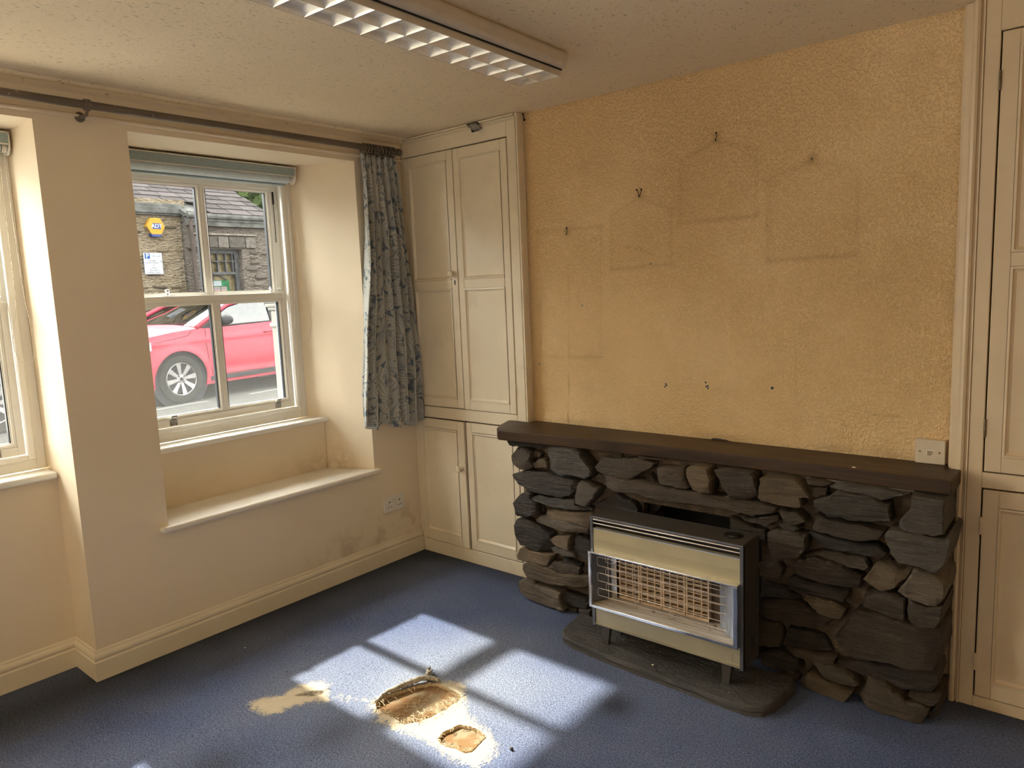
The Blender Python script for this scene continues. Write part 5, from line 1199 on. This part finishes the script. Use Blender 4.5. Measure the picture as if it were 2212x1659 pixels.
pebble('grit', -2.521, 1.505, .0015, .004, M['pebbleM'], 'dark grit speck on carpet left of the sunlit patch', 'grit')
pebble('plaster_crumb', -1.325, 2.345, .0362, .005, M['chip'], 'pale plaster crumb on the hearth slab front', 'crumb')
pebble('plaster_crumb', -2.853, 1.514, .0015, .0038, M['chip'], 'pale plaster crumb on carpet near the skirting', 'crumb')
# ================================================================ THE STREET
ZR = .20
b = MB(); b.box(-30, -3.75, -14, 26, ZR - .2, ZR); rd = struct(b, 'road', M['road'])
b = MB(); b.box(-3.75, -3.62, -14, 26, ZR - .2, ZR + .02); struct(b, 'trim_7', M['ext_l'])
def dash(x, y, L, w_=.075):
    dx, dy = -.129, .9917; b = MB(); nx_, ny_ = dy, -dx
    q = [(x + nx_ * w_ / 2, y + ny_ * w_ / 2), (x + dx * L + nx_ * w_ / 2, y + dy * L + ny_ * w_ / 2), (x + dx * L - nx_ * w_ / 2, y + dy * L - ny_ * w_ / 2), (x - nx_ * w_ / 2, y - ny_ * w_ / 2)]
    b.prism(q, 'z', ZR + .0005, ZR + .003); b.build('bay_dash', M['roadline'], rd)
for y in (1.25, 2.6, 3.95, 5.32, 6.7): dash(-9.10 - .13 * (y - 3.95), y, .72)

nb = thing('stone_house', (-12.2, 5.0, ZR), 'old stone house with slate roof across the street seen through window', 'house')
XL2, XR2 = -12.25, -12.0
b = MB()
# left front, slightly set back, on a grid so the render is lumpy
def lump(x, y, z, a): return x + a * mnoise.noise(Vector((y * 3.1, z * 5.5, 1))) + a * .5 * mnoise.noise(Vector((y * 9, z * 14, 4)))
b.grid(lambda u, v: (lump(XL2, .5 + u * 5.65, ZR + v * 3.0, .035), .5 + u * 5.65, ZR + v * 3.0), 110, 60)
b.box(XL2 - .3, XL2, -11, .52, ZR, 3.2)
wl = tag(b.build('left_wall', M['ext_l'], nb, smooth=True), 'buff rendered wall')
b = MB()
wy0, wy1, wz0, wz1 = 6.345, 6.985, 1.0, 2.39
for (y0, y1, z0, z1) in ((6.10, wy0, ZR, 3.0), (wy1, 7.58, ZR, 3.0), (wy0, wy1, wz1, 3.0), (wy0, wy1, ZR, wz0)):
    b.grid(lambda u, v: (lump(XR2, y0 + u * (y1 - y0), z0 + v * (z1 - z0), .03), y0 + u * (y1 - y0), z0 + v * (z1 - z0)), max(4, int((y1 - y0) * 18)), max(4, int((z1 - z0) * 18)))
b.box(-14.5, XR2 - .02, 7.52, 7.58, ZR, 2.95); b.box(XL2 - .1, XR2, 6.06, 6.10, ZR, 3.0)
for (y0, y1) in ((wy0 - .03, wy0), (wy1, wy1 + .03)): b.box(XR2 - .25, XR2 - .01, y0, y1, wz0, wz1)
wr = tag(b.build('right_wall', M['ext_r'], nb, smooth=True), 'pinkish rubble wall')
# individual stones standing proud of the render, in uneven courses
r = random.Random(11); stv = []
for k in range(10):
    q = random.Random(50 + k); m = 9; b = MB(); ring_ = []
    for i in range(m):
        a = 2 * PI * i / m; ca, sa = math.cos(a), math.sin(a); ring_.append((math.copysign(abs(ca) ** .55, ca) * .5 * q.uniform(.85, 1.0), math.copysign(abs(sa) ** .6, sa) * .5 * q.uniform(.75, 1.0)))
    b.v = [(-.5, y, z) for y, z in ring_] + [(.28, y * .93, z * .9) for y, z in ring_] + [(.5, y * .6, z * .55) for y, z in ring_] + [(.5, 0, 0)]
    for rr in (0, 1): b.f += [(rr * m + i, rr * m + (i + 1) % m, (rr + 1) * m + (i + 1) % m, (rr + 1) * m + i) for i in range(m)]
    b.f += [(2 * m + i, 2 * m + (i + 1) % m, 3 * m) for i in range(m)]
    stv.append(b)
protos = {}
def wall_stone(par, mat, x, y, z, wy, hz, dep):
    k = r.randrange(10); key = (par.name, k)
    if key not in protos:
        o = stv[k].build('wall_stone', mat, par, smooth=False, local=True); protos[key] = o
    else:
        o = protos[key].copy(); C.objects.link(o)
    o.location = Vector((x, y, z)) - wloc(par); o.scale = (dep, wy, hz); o.rotation_euler = (r.uniform(-.07, .07), 0, 0)
cnt = 0; z = 1.0
while z < 2.72:
    h = r.uniform(.055, .13); y = 4.2 + r.uniform(0, .2)
    while y < 6.0:
        L = r.uniform(.16, .48)
        if y + L < 6.04 and r.random() < .62 and cnt < 120:
            wall_stone(wl, M['es_l'], XL2 - .004, y + L / 2, z + h / 2, L * .93, h * .85, .085); cnt += 1
        y += L + .02
    z += h + .015
cnt = 0; z = .95
while z < 2.7:
    h = r.uniform(.07, .14); y = 6.14 + r.uniform(0, .1)
    while y < 7.5:
        L = r.uniform(.12, .30)
        hit = y + L > wy0 - .22 and y < wy1 + .25 and z + h > wz0 and z < 2.62
        if y > wy1 + .02 and z + h < 2.38: hit = False
        if y + L < wy0 - .03 and z + h < 2.38: hit = False
        if y + L < 7.56 and not hit and r.random() < .75 and cnt < 120:
            wall_stone(wr, M['es_r'], XR2 - .006, y + L / 2, z + h / 2, L * .95, h * .92, .07); cnt += 1
        y += L + .01
    z += h + .01
# lintel blocks and drip course
yy = 6.115
for L in (.19, .24, .20, .31, .21):
    b = MB(); b.box(XR2 - .10, XR2 + .045, yy + .006, yy + L - .006, 2.405, 2.600); b.build('lintel_block', M['es_lint'], wr, bevel=.012); yy += L
b = MB(); b.box(XR2 - .02, XR2 + .07, 6.10, 7.27, 2.612, 2.645); b.build('drip_course', M['es_r'], wr, bevel=.01)
# barred window with notices
wn = MB(); ring(wn, wy0, wy1, wz0, wz1, .075, XR2 - .20, XR2 - .12)
wn.box(XR2 - .19, XR2 - .125, wy0 + .05, wy1 - .05, 1.955, 2.000)
for y in (6.46, 6.60, 6.745, 6.875): wn.box(XR2 - .185, XR2 - .13, y - .010, y + .010, 2.0, wz1 - .05)
wn.box(XR2 - .183, XR2 - .132, wy0 + .05, wy1 - .05, 2.175, 2.192)
bw = wn.build('barred_window', M['extwinframe'], nb)
b = MB(); b.box(XR2 - .215, XR2 - .205, wy0, wy1, wz0, wz1); b.build('lit_pane', M['extglass'], bw)
b = MB(); b.tube([(XR2 - .16, 6.39 + .36 * k / 14, 1.862 + .085 * math.sin(PI * k / 14)) for k in range(15)], .010, 6); b.build('arched_bar', M['extwinframe'], bw)
b = MB(); b.box(XR2 - .20, XR2 - .185, wy0 + .07, 6.80, 1.50, 1.857); b.build('green_board', M['green'], bw)
b = MB(); b.box(XR2 - .1845, XR2 - .180, 6.43, 6.655, 1.758, 1.848); b.build('pale_notice', M['paperblue'], bw)
for y0, y1 in ((6.40, 6.475), (6.485, 6.63), (6.645, 6.75)):
    b = MB(); b.box(XR2 - .1845, XR2 - .181, y0, y1, 1.61, 1.745); b.build('pink_notice', M['paperred'], bw)
    b = MB(); b.box(XR2 - .1812, XR2 - .1800, y0 + .012, y1 - .012, 1.708, 1.730); b.build('notice_heading', M['ink'], bw)
# gutters, fascia, downpipe
b = MB(); b.box(XR2 - .02, XR2 + .10, 6.02, 7.61, 2.755, 2.925); b.build('fascia_board', M['extblack'], nb, bevel=.01)
b = MB(); b.tube([(XR2 + .13, 6.0, 2.915), (XR2 + .13, 7.62, 2.915)], .048, 10); b.build('gutter', M['extblack'], nb)
b = MB(); b.box(XL2 - .05, XL2 + .07, -11, 6.10, 2.93, 3.12); b.build('eaves_band', M['extblack'], nb, bevel=.01)  # dark band running below the left eaves
dp = MB(); dp.tube([(XR2 + .10, 6.06, 2.90), (XR2 + .10, 6.06, ZR)], .034, 12)
for z in (2.36, 1.2): dp.tube([(XR2 + .10, 6.06, z), (XR2 + .10, 6.06, z + .05)], .042, 12); dp.box(XR2 - .02, XR2 + .08, 6.0, 6.12, z + .015, z + .035)
dp.build('downpipe', M['pipe'], nb, smooth='auto')
# roof: deck plus single slates in lapped courses
SL = .47; nrm_ = Vector((SL, 0, 1)).normalized(); up_ = Vector((-1, 0, SL)).normalized()
E0 = Vector((-11.86, 0, 2.945))
b = MB(); A = E0 - nrm_ * .03; B_ = A + up_ * 5.2
b.v = [(A.x, 6.02, A.z), (A.x, 7.60, A.z), (B_.x, 7.60, B_.z), (B_.x, -11, B_.z), (A.x - .27, -11, A.z + .127), (A.x - .27, 6.02, A.z + .127)]; b.f = [(0, 1, 2, 3, 4, 5)]
k_ = len(b.v); b.v += [(x, y, z - .08) for x, y, z in b.v]; b.f += [tuple(range(k_, 2 * k_))[::-1]] + [(i, (i + 1) % k_, k_ + (i + 1) % k_, k_ + i) for i in range(k_)]
b.build('roof_deck', M['extblack'], nb)
slp = None; row = 0; cnt = 0; d = 0.0
r = random.Random(21)
while d < 4.2 and cnt < 300:
    ex = .27 - .012 * min(row, 8); wd = .40 - .012 * min(row, 8); y = 3.2 + (.5 if row % 2 else 0) * wd
    while y < 7.59:
        ww = wd * r.uniform(.82, 1.15); y1 = min(y + ww, 7.60)
        if (y >= 6.0 or d > .27) and y1 - y > .08 and cnt < 300 and y > 3.9 - 0 * d:
            p = E0 + up_ * d
            if slp is None:
                s_ = MB(); s_.box(-.5, .5, -.5, .5, -.5, .5); slp = s_.build('slate', M['slate'], nb, local=True); o = slp
            else: o = slp.copy(); C.objects.link(o)
            L = ex + .07
            o.location = p + up_ * (L / 2) + nrm_ * .014 + Vector((0, (y + y1) / 2, 0)) - wloc(nb); o.scale = (L, (y1 - y) - .014, .016)
            ang = math.atan2(SL, 1); o.rotation_euler = (r.uniform(-.012, .012), ang - .048 + r.uniform(-.012, .012), r.uniform(-.012, .012)); cnt += 1
        y += ww
    d += ex; row += 1

# alarm bell box and parking sign on the house
XB = XL2 + .05
def hexa(cy, cz, w_, h): return [(cy - w_, cz), (cy - w_ * .52, cz - h), (cy + w_ * .52, cz - h), (cy + w_, cz), (cy + w_ * .52, cz + h), (cy - w_ * .52, cz + h)]
ab = thing('alarm_bell_box', (XB, 5.58, 2.74), 'yellow and blue six sided alarm bell box on stone house', 'alarm box')
b = MB(); b.prism(hexa(5.59, 2.742, .150, .132), 'x', XB - .03, XB + .075); b.build('cover', M['bellyellow'], ab, bevel=.006)
b = MB(); b.prism([(5.50, 2.628), (5.522, 2.575), (5.658, 2.575), (5.68, 2.628)], 'x', XB - .03, XB + .074); b.build('strobe_lens', M['bellblue'], ab, bevel=.004)
b = MB(); b.box(XB + .0755, XB + .0775, 5.535, 5.670, 2.700, 2.790); b.build('badge', M['bellblue'], ab)
text_mesh('badge_lettering', 'ADT', .088, M['signwhite'], ab, (XB + .0782, 5.602, 2.744), (PI / 2, 0, PI / 2), .0006, bold=.0018)
for k in range(5):
    b = MB(); t = .2 + .15 * k; b.box(XB, XB + .060, 5.44 + .078 * t - .006, 5.44 + .078 * t - .001, 2.742 - .132 * t - .006, 2.742 - .132 * t + .006); b.build('sound_slot', M['dark'], ab)
sg = thing('parking_sign', (XB, 5.52, 2.16), 'white parking sign with blue P on stone house wall', 'sign')
sy0, sy1, sz0, sz1 = 5.368, 5.672, 1.975, 2.322
b = MB(); b.box(XB + .0, XB + .006, sy0, sy1, sz0, sz1); b.build('plate', M['signwhite'], sg, bevel=.002)
b = MB(); ring(b, sy0 + .004, sy1 - .004, sz0 + .004, sz1 - .004, .004, XB + .0058, XB + .0068); b.build('border', M['ink'], sg)
b = MB(); b.box(XB + .006, XB + .0072, sy0 + .022, sy0 + .104, 2.226, 2.310); b.build('blue_square', M['signblue'], sg)
text_mesh('symbol', 'P', .095, M['signwhite'], sg, (XB + .0076, sy0 + .064, 2.268), (PI / 2, 0, PI / 2), .0004, bold=.003)
for tx, yy, zz, sz in (('8 am - 6 pm', 5.572, 2.270, .031), ('Resident', 5.505, 2.196, .036), ('permit holders', 5.500, 2.163, .036), ('or', 5.520, 2.122, .034), ('1 hour', 5.520, 2.082, .036), ('No return', 5.520, 2.042, .036), ('within 1 hour', 5.520, 2.008, .036)):
    text_mesh('sign_lettering', tx, sz, M['ink'], sg, (XB + .0066, yy, zz), (PI / 2, 0, PI / 2), .0004, bold=.0007)
b = MB(); ring(b, 5.628, 5.658, 2.162, 2.198, .004, XB + .006, XB + .0068); b.build('zone_box', M['ink'], sg)
text_mesh('sign_lettering', 'A', .028, M['ink'], sg, (XB + .0066, 5.643, 2.180), (PI / 2, 0, PI / 2), .0004, bold=.0007)

# white post just outside the right window
po = thing('white_post', (-3.90, 2.53, ZR), 'peeling white post with moulded capital outside right window', 'post')
b = MB(); b.box(-3.945, -3.815, 2.452, 2.604, ZR, 1.43); b.build('shaft', M['postM'], po, bevel=.006)
b = MB()
for z0, z1, e in ((1.33, 1.355, .010), (1.43, 1.45, .012), (1.45, 1.475, .022), (1.475, 1.49, .030), (1.49, 1.515, .026)): b.box(-3.945 - e, -3.815 + e, 2.452 - e, 2.604 + e, z0, z1)
b.build('capital', M['postM'], po, bevel=.007, seg=3)
b = MB(); b.box(-3.814, -3.810, 2.49, 2.565, ZR + .1, 1.30); b.build('raised_panel', M['postM'], po, bevel=.002)

# tree behind the house
def tree(label, x, y, zc, rad, seed):
    t = thing('tree', (x, y, ZR), label, 'tree'); q = random.Random(seed)
    b = MB(); b.tube([(x, y, ZR), (x + .2, y + .1, zc * .45), (x, y, zc)], [.22, .16, .08], 8)
    for k in range(9):
        a = q.uniform(0, 2 * PI); e = q.uniform(.3, .9); b.tube([(x + .1, y, zc * q.uniform(.45, .8)), (x + math.cos(a) * rad * .5, y + math.sin(a) * rad * .5, zc + rad * e * .2), (x + math.cos(a) * rad * .9, y + math.sin(a) * rad * .9, zc + rad * (e - .3))], [.06, .04, .015], 5)
    b.build('trunk', M['bark'], t)
    b = MB()
    for k in range(13000):
        u = Vector((q.gauss(0, 1), q.gauss(0, 1), q.gauss(0, 1))).normalized() * rad * (q.random() ** .45); u.z *= .8
        n = mnoise.noise(u * 1.4 + Vector((seed, 0, 0)))
        if n < -.12: continue
        c = Vector((x, y, zc)) + u; s_ = q.uniform(.09, .18); a = Vector((q.gauss(0, 1), q.gauss(0, 1), q.gauss(0, 1))).normalized(); e = a.orthogonal().normalized()
        b.add([c - a * s_, c + e * s_ * .5, c + a * s_, c - e * s_ * .5], [(0, 1, 2, 3)])
    tag(b.build('foliage', M['leaf'], t, recalc=False), None, kind='stuff')
tree('pale green leafy tree behind right end of the slate roof', -19.5, 12.6, 5.6, 3.0, 3)

# ================================================================ PARKED CARS
def car(label, paint, s_wheel, anchor):
    """local x runs front to rear, local -y is the side facing the room"""
    ang = math.atan2(.9917, -.129); ux = Vector((-.129, .9917, 0)); uy = Vector((-.9917, -.129, 0))
    loc = Vector((anchor[0], anchor[1], ZR)) - ux * s_wheel + uy * .87
    r = thing('parked_car', loc, label, 'car', rz=ang)
    LEN = 4.25; FW, RW, WR = .87, 3.42, .318
    def lerp_tab(t, tab):
        for i in range(len(tab) - 1):
            if t <= tab[i + 1][0]:
                f = (t - tab[i][0]) / (tab[i + 1][0] - tab[i][0]); f = max(0, min(1, f)); return tab[i][1] + (tab[i + 1][1] - tab[i][1]) * f
        return tab[-1][1]
    belt = lambda s_: lerp_tab(s_, [(0, .62), (.10, .78), (.35, .865), (.8, .925), (1.2, .955), (1.35, .945), (2.4, .975), (3.4, 1.02), (4.0, 1.03), (4.2, .95), (4.25, .80)])
    low = lambda s_: lerp_tab(s_, [(0, .30), (.2, .19), (.6, .18), (1.2, .20), (3.0, .21), (3.6, .2), (4.1, .27), (4.25, .42)])
    wid = lambda s_: .875 * (1 - .30 * max(0, (.75 - s_) / .75) ** 2.4 - .18 * max(0, (s_ - 3.5) / .75) ** 2.2)
    def side(s_, z):
        zz = (z - .62) / .42; w_ = wid(s_) * (1 - .055 * max(0, zz) ** 2 - .045 * max(0, -zz) ** 2)
        w_ += .013 * math.exp(-((z - (.78 + .02 * s_)) / .03) ** 2) - .014 * math.exp(-((z - .40) / .06) ** 2) * (1 if 1.3 < s_ < 3 else 0)
        for ws in (FW, RW):
            e = math.hypot(s_ - ws, z - WR); w_ += .018 * math.exp(-((e - .385) / .05) ** 2)
        return w_
    NS, NZ = 120, 26; b = MB()
    for sg_ in (-1, 1):
        grid = {}; AR = .365
        for i in range(NS + 1):
            s_ = LEN * i / NS
            for j in range(NZ + 1):
                z = low(s_) + (belt(s_) - low(s_)) * j / NZ; ss, z2 = s_, z
                for ws in (FW, RW):
                    e = math.hypot(s_ - ws, z - WR)
                    if e < AR + .012 and e > AR - .05: k = AR / e; ss = ws + (s_ - ws) * k; z2 = WR + (z - WR) * k
                grid[i, j] = (len(b.v), math.hypot(s_ - FW, z - WR) <= AR - .05 or math.hypot(s_ - RW, z - WR) <= AR - .05)
                b.v.append((ss, sg_ * side(ss, z2), max(z2, .12)))
        for i in range(NS):
            for j in range(NZ):
                q = [grid[i, j], grid[i + 1, j], grid[i + 1, j + 1], grid[i, j + 1]]
                if not any(t[1] for t in q): b.f.append(tuple(t[0] for t in (q if sg_ < 0 else q[::-1])))
    # bonnet, scuttle and tail deck with a crown
    b.grid(lambda u, v: (LEN * u, side(LEN * u, belt(LEN * u)) * (2 * v - 1), belt(LEN * u) + .065 * (1 - abs(2 * v - 1) ** 3) * min(1, LEN * u * 1.2) * min(1, (LEN - LEN * u) * 3)), 100, 16)
    for e in (0, 1): b.grid(lambda u, v: (e * LEN, side(e * LEN, low(e * LEN) + (belt(e * LEN) - low(e * LEN)) * u) * (2 * v - 1), low(e * LEN) + (belt(e * LEN) - low(e * LEN)) * u), 10, 10)
    b.build('body', paint, r, smooth='auto', angle=35, local=True, recalc=False)
    b = MB(); b.box(.35, LEN - .25, -.70, .70, .20, .60); b.build('underbody', M['carblack'], r, local=True)
    for ws in (FW, RW):
        b = MB(); b.tube([(ws, -.84, WR), (ws, -.55, WR)], .40, 28); b.tube([(ws, .84, WR), (ws, .55, WR)], .40, 28); b.build('arch_liner', M['carblack'], r, local=True)
    # roof, pillars and glass
    gs = lambda s_: lerp_tab(s_, [(1.15, .98), (1.72, 1.265), (1.95, 1.305), (2.3, 1.325), (2.9, 1.325), (3.5, 1.29), (3.95, 1.22)])
    gw = lambda z: .845 - .36 * max(0, z - .95) ** 1.15
    b = MB(); b.grid(lambda u, v: (1.90 + 2.08 * u, (2 * v - 1) * gw(gs(1.90 + 2.08 * u)) , gs(1.90 + 2.08 * u) + .016 * (1 - abs(2 * v - 1) ** 2.5)), 26, 12)
    ro = b.build('roof', paint, r, smooth=True, local=True, recalc=False); so_ = ro.modifiers.new('thickness', 'SOLIDIFY'); so_.thickness = .03
    for sg_ in (-1, 1):
        b = MB()
        def strip(pts, wdt): b.tube([(s_, sg_ * (gw(z) - .004), z) for s_, z in pts], wdt, 8)
        strip([(1.16, .965), (1.45, 1.125), (1.72, 1.25), (1.95, 1.295), (2.25, 1.315)], [.030, .032, .032, .034, .034]); strip([(2.25, 1.315), (2.9, 1.315), (3.5, 1.28), (3.97, 1.20)], .034); strip([(3.97, 1.20), (4.15, 1.03)], .06)
        b.build('pillar', paint, r, smooth=True, local=True)
        b = MB(); b.prism([(2.38, .975), (2.52, .978), (2.50, 1.30), (2.38, 1.30)], 'y', -sg_ * 0 + sg_ * .70, sg_ * .702)
        b.v = [(x, sg_ * (gw(z) - .006 - (.004 if abs(y) > .701 else 0)), z) for x, y, z in b.v]; b.build('door_pillar', M['carblack'], r, local=True)
        for poly, nm in (([(1.26, .962), (2.38, .982), (2.38, 1.298), (2.22, 1.298), (1.98, 1.28), (1.72, 1.215), (1.45, 1.085)], 'front_side_glass'), ([(2.52, .985), (3.72, 1.03), (3.84, 1.06), (3.62, 1.21), (3.3, 1.275), (2.5, 1.298)], 'rear_side_glass')):
            b = MB(); b.v = [(x, sg_ * (gw(z) - .016), z) for x, z in poly]; b.f = [tuple(range(len(poly)))]; b.build(nm, M['carglass'], r, local=True)
            b = MB(); b.tube([(x, sg_ * (gw(z) - .010), z) for x, z in poly], .013, 6, closed=True); b.build('window_seal', M['carblack'], r, local=True)
        b = MB(); b.prism([(1.24, .95), (1.55, .962), (1.46, 1.075)], 'y', sg_ * .835, sg_ * .85); b.build('mirror_quarter', M['carblack'], r, local=True)
        b = MB(); b.grid(lambda u, v: (1.50 + .115 * math.cos(2 * PI * u) * math.sin(PI * v) ** .7 + .02 * v, sg_ * (.955 + .10 * -math.cos(PI * v)), 1.045 + .072 * math.sin(2 * PI * u) * math.sin(PI * v) ** .7), 18, 10); b.tube([(1.50, sg_ * .84, .99), (1.50, sg_ * .90, 1.02)], .03, 8); b.build('door_mirror', M['carblack'], r, smooth=True, local=True)
        # shut lines, handles, sill trim
        b = MB()
        def line(pts, t=.006):
            for (s0, z0), (s1, z1) in zip(pts[:-1], pts[1:]):
                b.tube([(s0, sg_ * (side(s0, z0) + .001), z0), ((s0 + s1) / 2, sg_ * (side((s0 + s1) / 2, (z0 + z1) / 2) + .001), (z0 + z1) / 2), (s1, sg_ * (side(s1, z1) + .001), z1)], t * .6, 5)
        line([(1.28, .94), (1.26, .75), (1.28, .55), (1.34, .32)]); line([(2.44, .97), (2.46, .75), (2.44, .5), (2.42, .32)]); line([(3.5, 1.0), (3.42, .75)]); line([(1.34, .32), (2.42, .32), (2.9, .32)])
        line([(.28, .77), (.6, .815), (.9, .85), (1.02, .875), (1.08, .93)])
        b.build('shut_line', M['carblack'], r, local=True)
        b = MB(); b.prism([(1.30, .245), (3.0, .255), (3.0, .315), (1.30, .305)], 'y', sg_ * .845, sg_ * .862); b.build('sill_trim', M['carblack'], r, local=True)
        for hs in (2.20, 3.22):
            b = MB(); b.tube([(hs, sg_ * .885, .838), (hs + .04, sg_ * .905, .842), (hs + .13, sg_ * .905, .850), (hs + .17, sg_ * .885, .852)], .012, 8); b.build('door_handle', paint, r, smooth=True, local=True)
        b = MB(); b.grid(lambda u, v: (.06 + .44 * u, sg_ * (side(.06 + .44 * u, .62 + .16 * v) + .006), (.60 + .12 * u) + (.06 + .10 * (1 - u * .3)) * v * (.8 if u > .8 else 1)), 10, 4); b.build('headlamp', M['headlamp'], r, smooth=True, local=True, recalc=False)
        b = MB(); b.grid(lambda u, v: (3.96 + .28 * u, sg_ * (side(3.96 + .28 * u, .88) + .008), .78 + .22 * v), 6, 4); b.build('tail_lamp', M['taillamp'], r, smooth=True, local=True, recalc=False)
    b = MB(); b.grid(lambda u, v: (1.08 + .10 * abs(2 * v - 1) ** 2 + .86 * u, (2 * v - 1) * (.80 - .115 * u), .975 + .045 * (1 - abs(2 * v - 1) ** 2) + .325 * u), 10, 14); b.build('windscreen', M['carglass'], r, smooth=True, local=True, recalc=False)
    b = MB(); b.grid(lambda u, v: (3.95 + .20 * u, (2 * v - 1) * (.68 + .1 * u), 1.21 - .20 * u), 4, 6); b.build('rear_window', M['carglass'], r, smooth=True, local=True, recalc=False)
    b = MB(); b.box(1.25, 4.0, -.74, .74, .60, .93); tag(b.build('cabin_tub', M['carin'], r, local=True), 'dark cabin interior')
    for sy in (-.36, .36):
        b = MB(); b.prism([(2.18, .85), (2.30, .85), (2.46, 1.14), (2.37, 1.15)], 'y', sy - .20, sy + .20); b.prism([(2.39, 1.16), (2.46, 1.15), (2.48, 1.26), (2.43, 1.265)], 'y', sy - .11, sy + .11); b.build('seat', M['carin'], r, bevel=.03, local=True)
    b = MB(); b.tube([(1.72 + .06 * math.cos(a), .36 + .17 * math.sin(a), 1.0 + .16 * math.cos(a)) for a in [2 * PI * k / 20 for k in range(20)]], .014, 6, closed=True); b.build('steering_wheel', M['carblack'], r, local=True)
    # wheels
    for ws in (FW, RW):
        for sg_ in (-1, 1):
            o3 = Vector((ws, sg_ * .865, WR)); dr = (0, sg_, 0)
            wh = bpy.data.objects.new('wheel', None); C.objects.link(wh); wh.parent = r
            bt = MB(); bt.lathe([(.205, -.19), (.29, -.20), (.315, -.17), (.318, -.03), (.300, -.006), (.26, .004), (.222, .000), (.213, -.012), (.213, -.05)], o3, dr, 40); bt.build('tyre', M['tyre'], wh, smooth='auto', angle=30, local=True)
            br = MB(); br.lathe([(.214, -.06), (.214, -.006), (.208, -.001), (.202, -.006), (.198, -.05)], o3, dr, 40)
            for k in range(8):
                a = 2 * PI * k / 8 + .15
                def pnt(rad_, off, y_): return (o3.x + rad_ * math.cos(a) - off * math.sin(a), o3.y + sg_ * y_, o3.z + rad_ * math.sin(a) + off * math.cos(a))
                n = len(br.v); br.v += [pnt(.045, -.017, -.016), pnt(.045, .017, -.016), pnt(.203, .033, -.006), pnt(.203, -.033, -.006), pnt(.045, -.013, -.045), pnt(.045, .013, -.045), pnt(.203, .025, -.04), pnt(.203, -.025, -.04)]
                br.f += [tuple(n + q for q in f) for f in ((0, 1, 2, 3), (7, 6, 5, 4), (0, 4, 5, 1), (1, 5, 6, 2), (2, 6, 7, 3), (3, 7, 4, 0))]
            br.lathe([(.066, -.05), (.066, -.016), (.030, -.014), (.028, -.010), (.001, -.009)], o3, dr, 24); br.build('rim', M['alloy'], wh, smooth='auto', angle=30, local=True)
            bn = MB()
            for k in range(4):
                a = 2 * PI * k / 4 + .7; bn.lathe([(.0115, 0), (.0115, .002)], o3 + Vector((.050 * math.cos(a), -sg_ * .0165, .050 * math.sin(a))), dr, 10)
            bn.lathe([(.024, 0), (.024, .0015)], o3 + Vector((0, -sg_ * .0095, 0)), dr, 16); bn.build('lug_nuts', M['carblack'], wh, local=True)
            bd = MB(); bd.lathe([(.15, 0), (.15, .02)], o3 + Vector((0, -sg_ * .12, 0)), dr, 24); bd.build('brake_disc', M['tyre'], wh, local=True)
            wh.name = 'wheel'
    return r
car('red hatchback parked across the street, seen in right window', M['red'], .87, (-9.286, 4.42))
car('teal car parked across the street, glimpsed through left window', M['teal'], 3.42, (-9.02, 2.27))
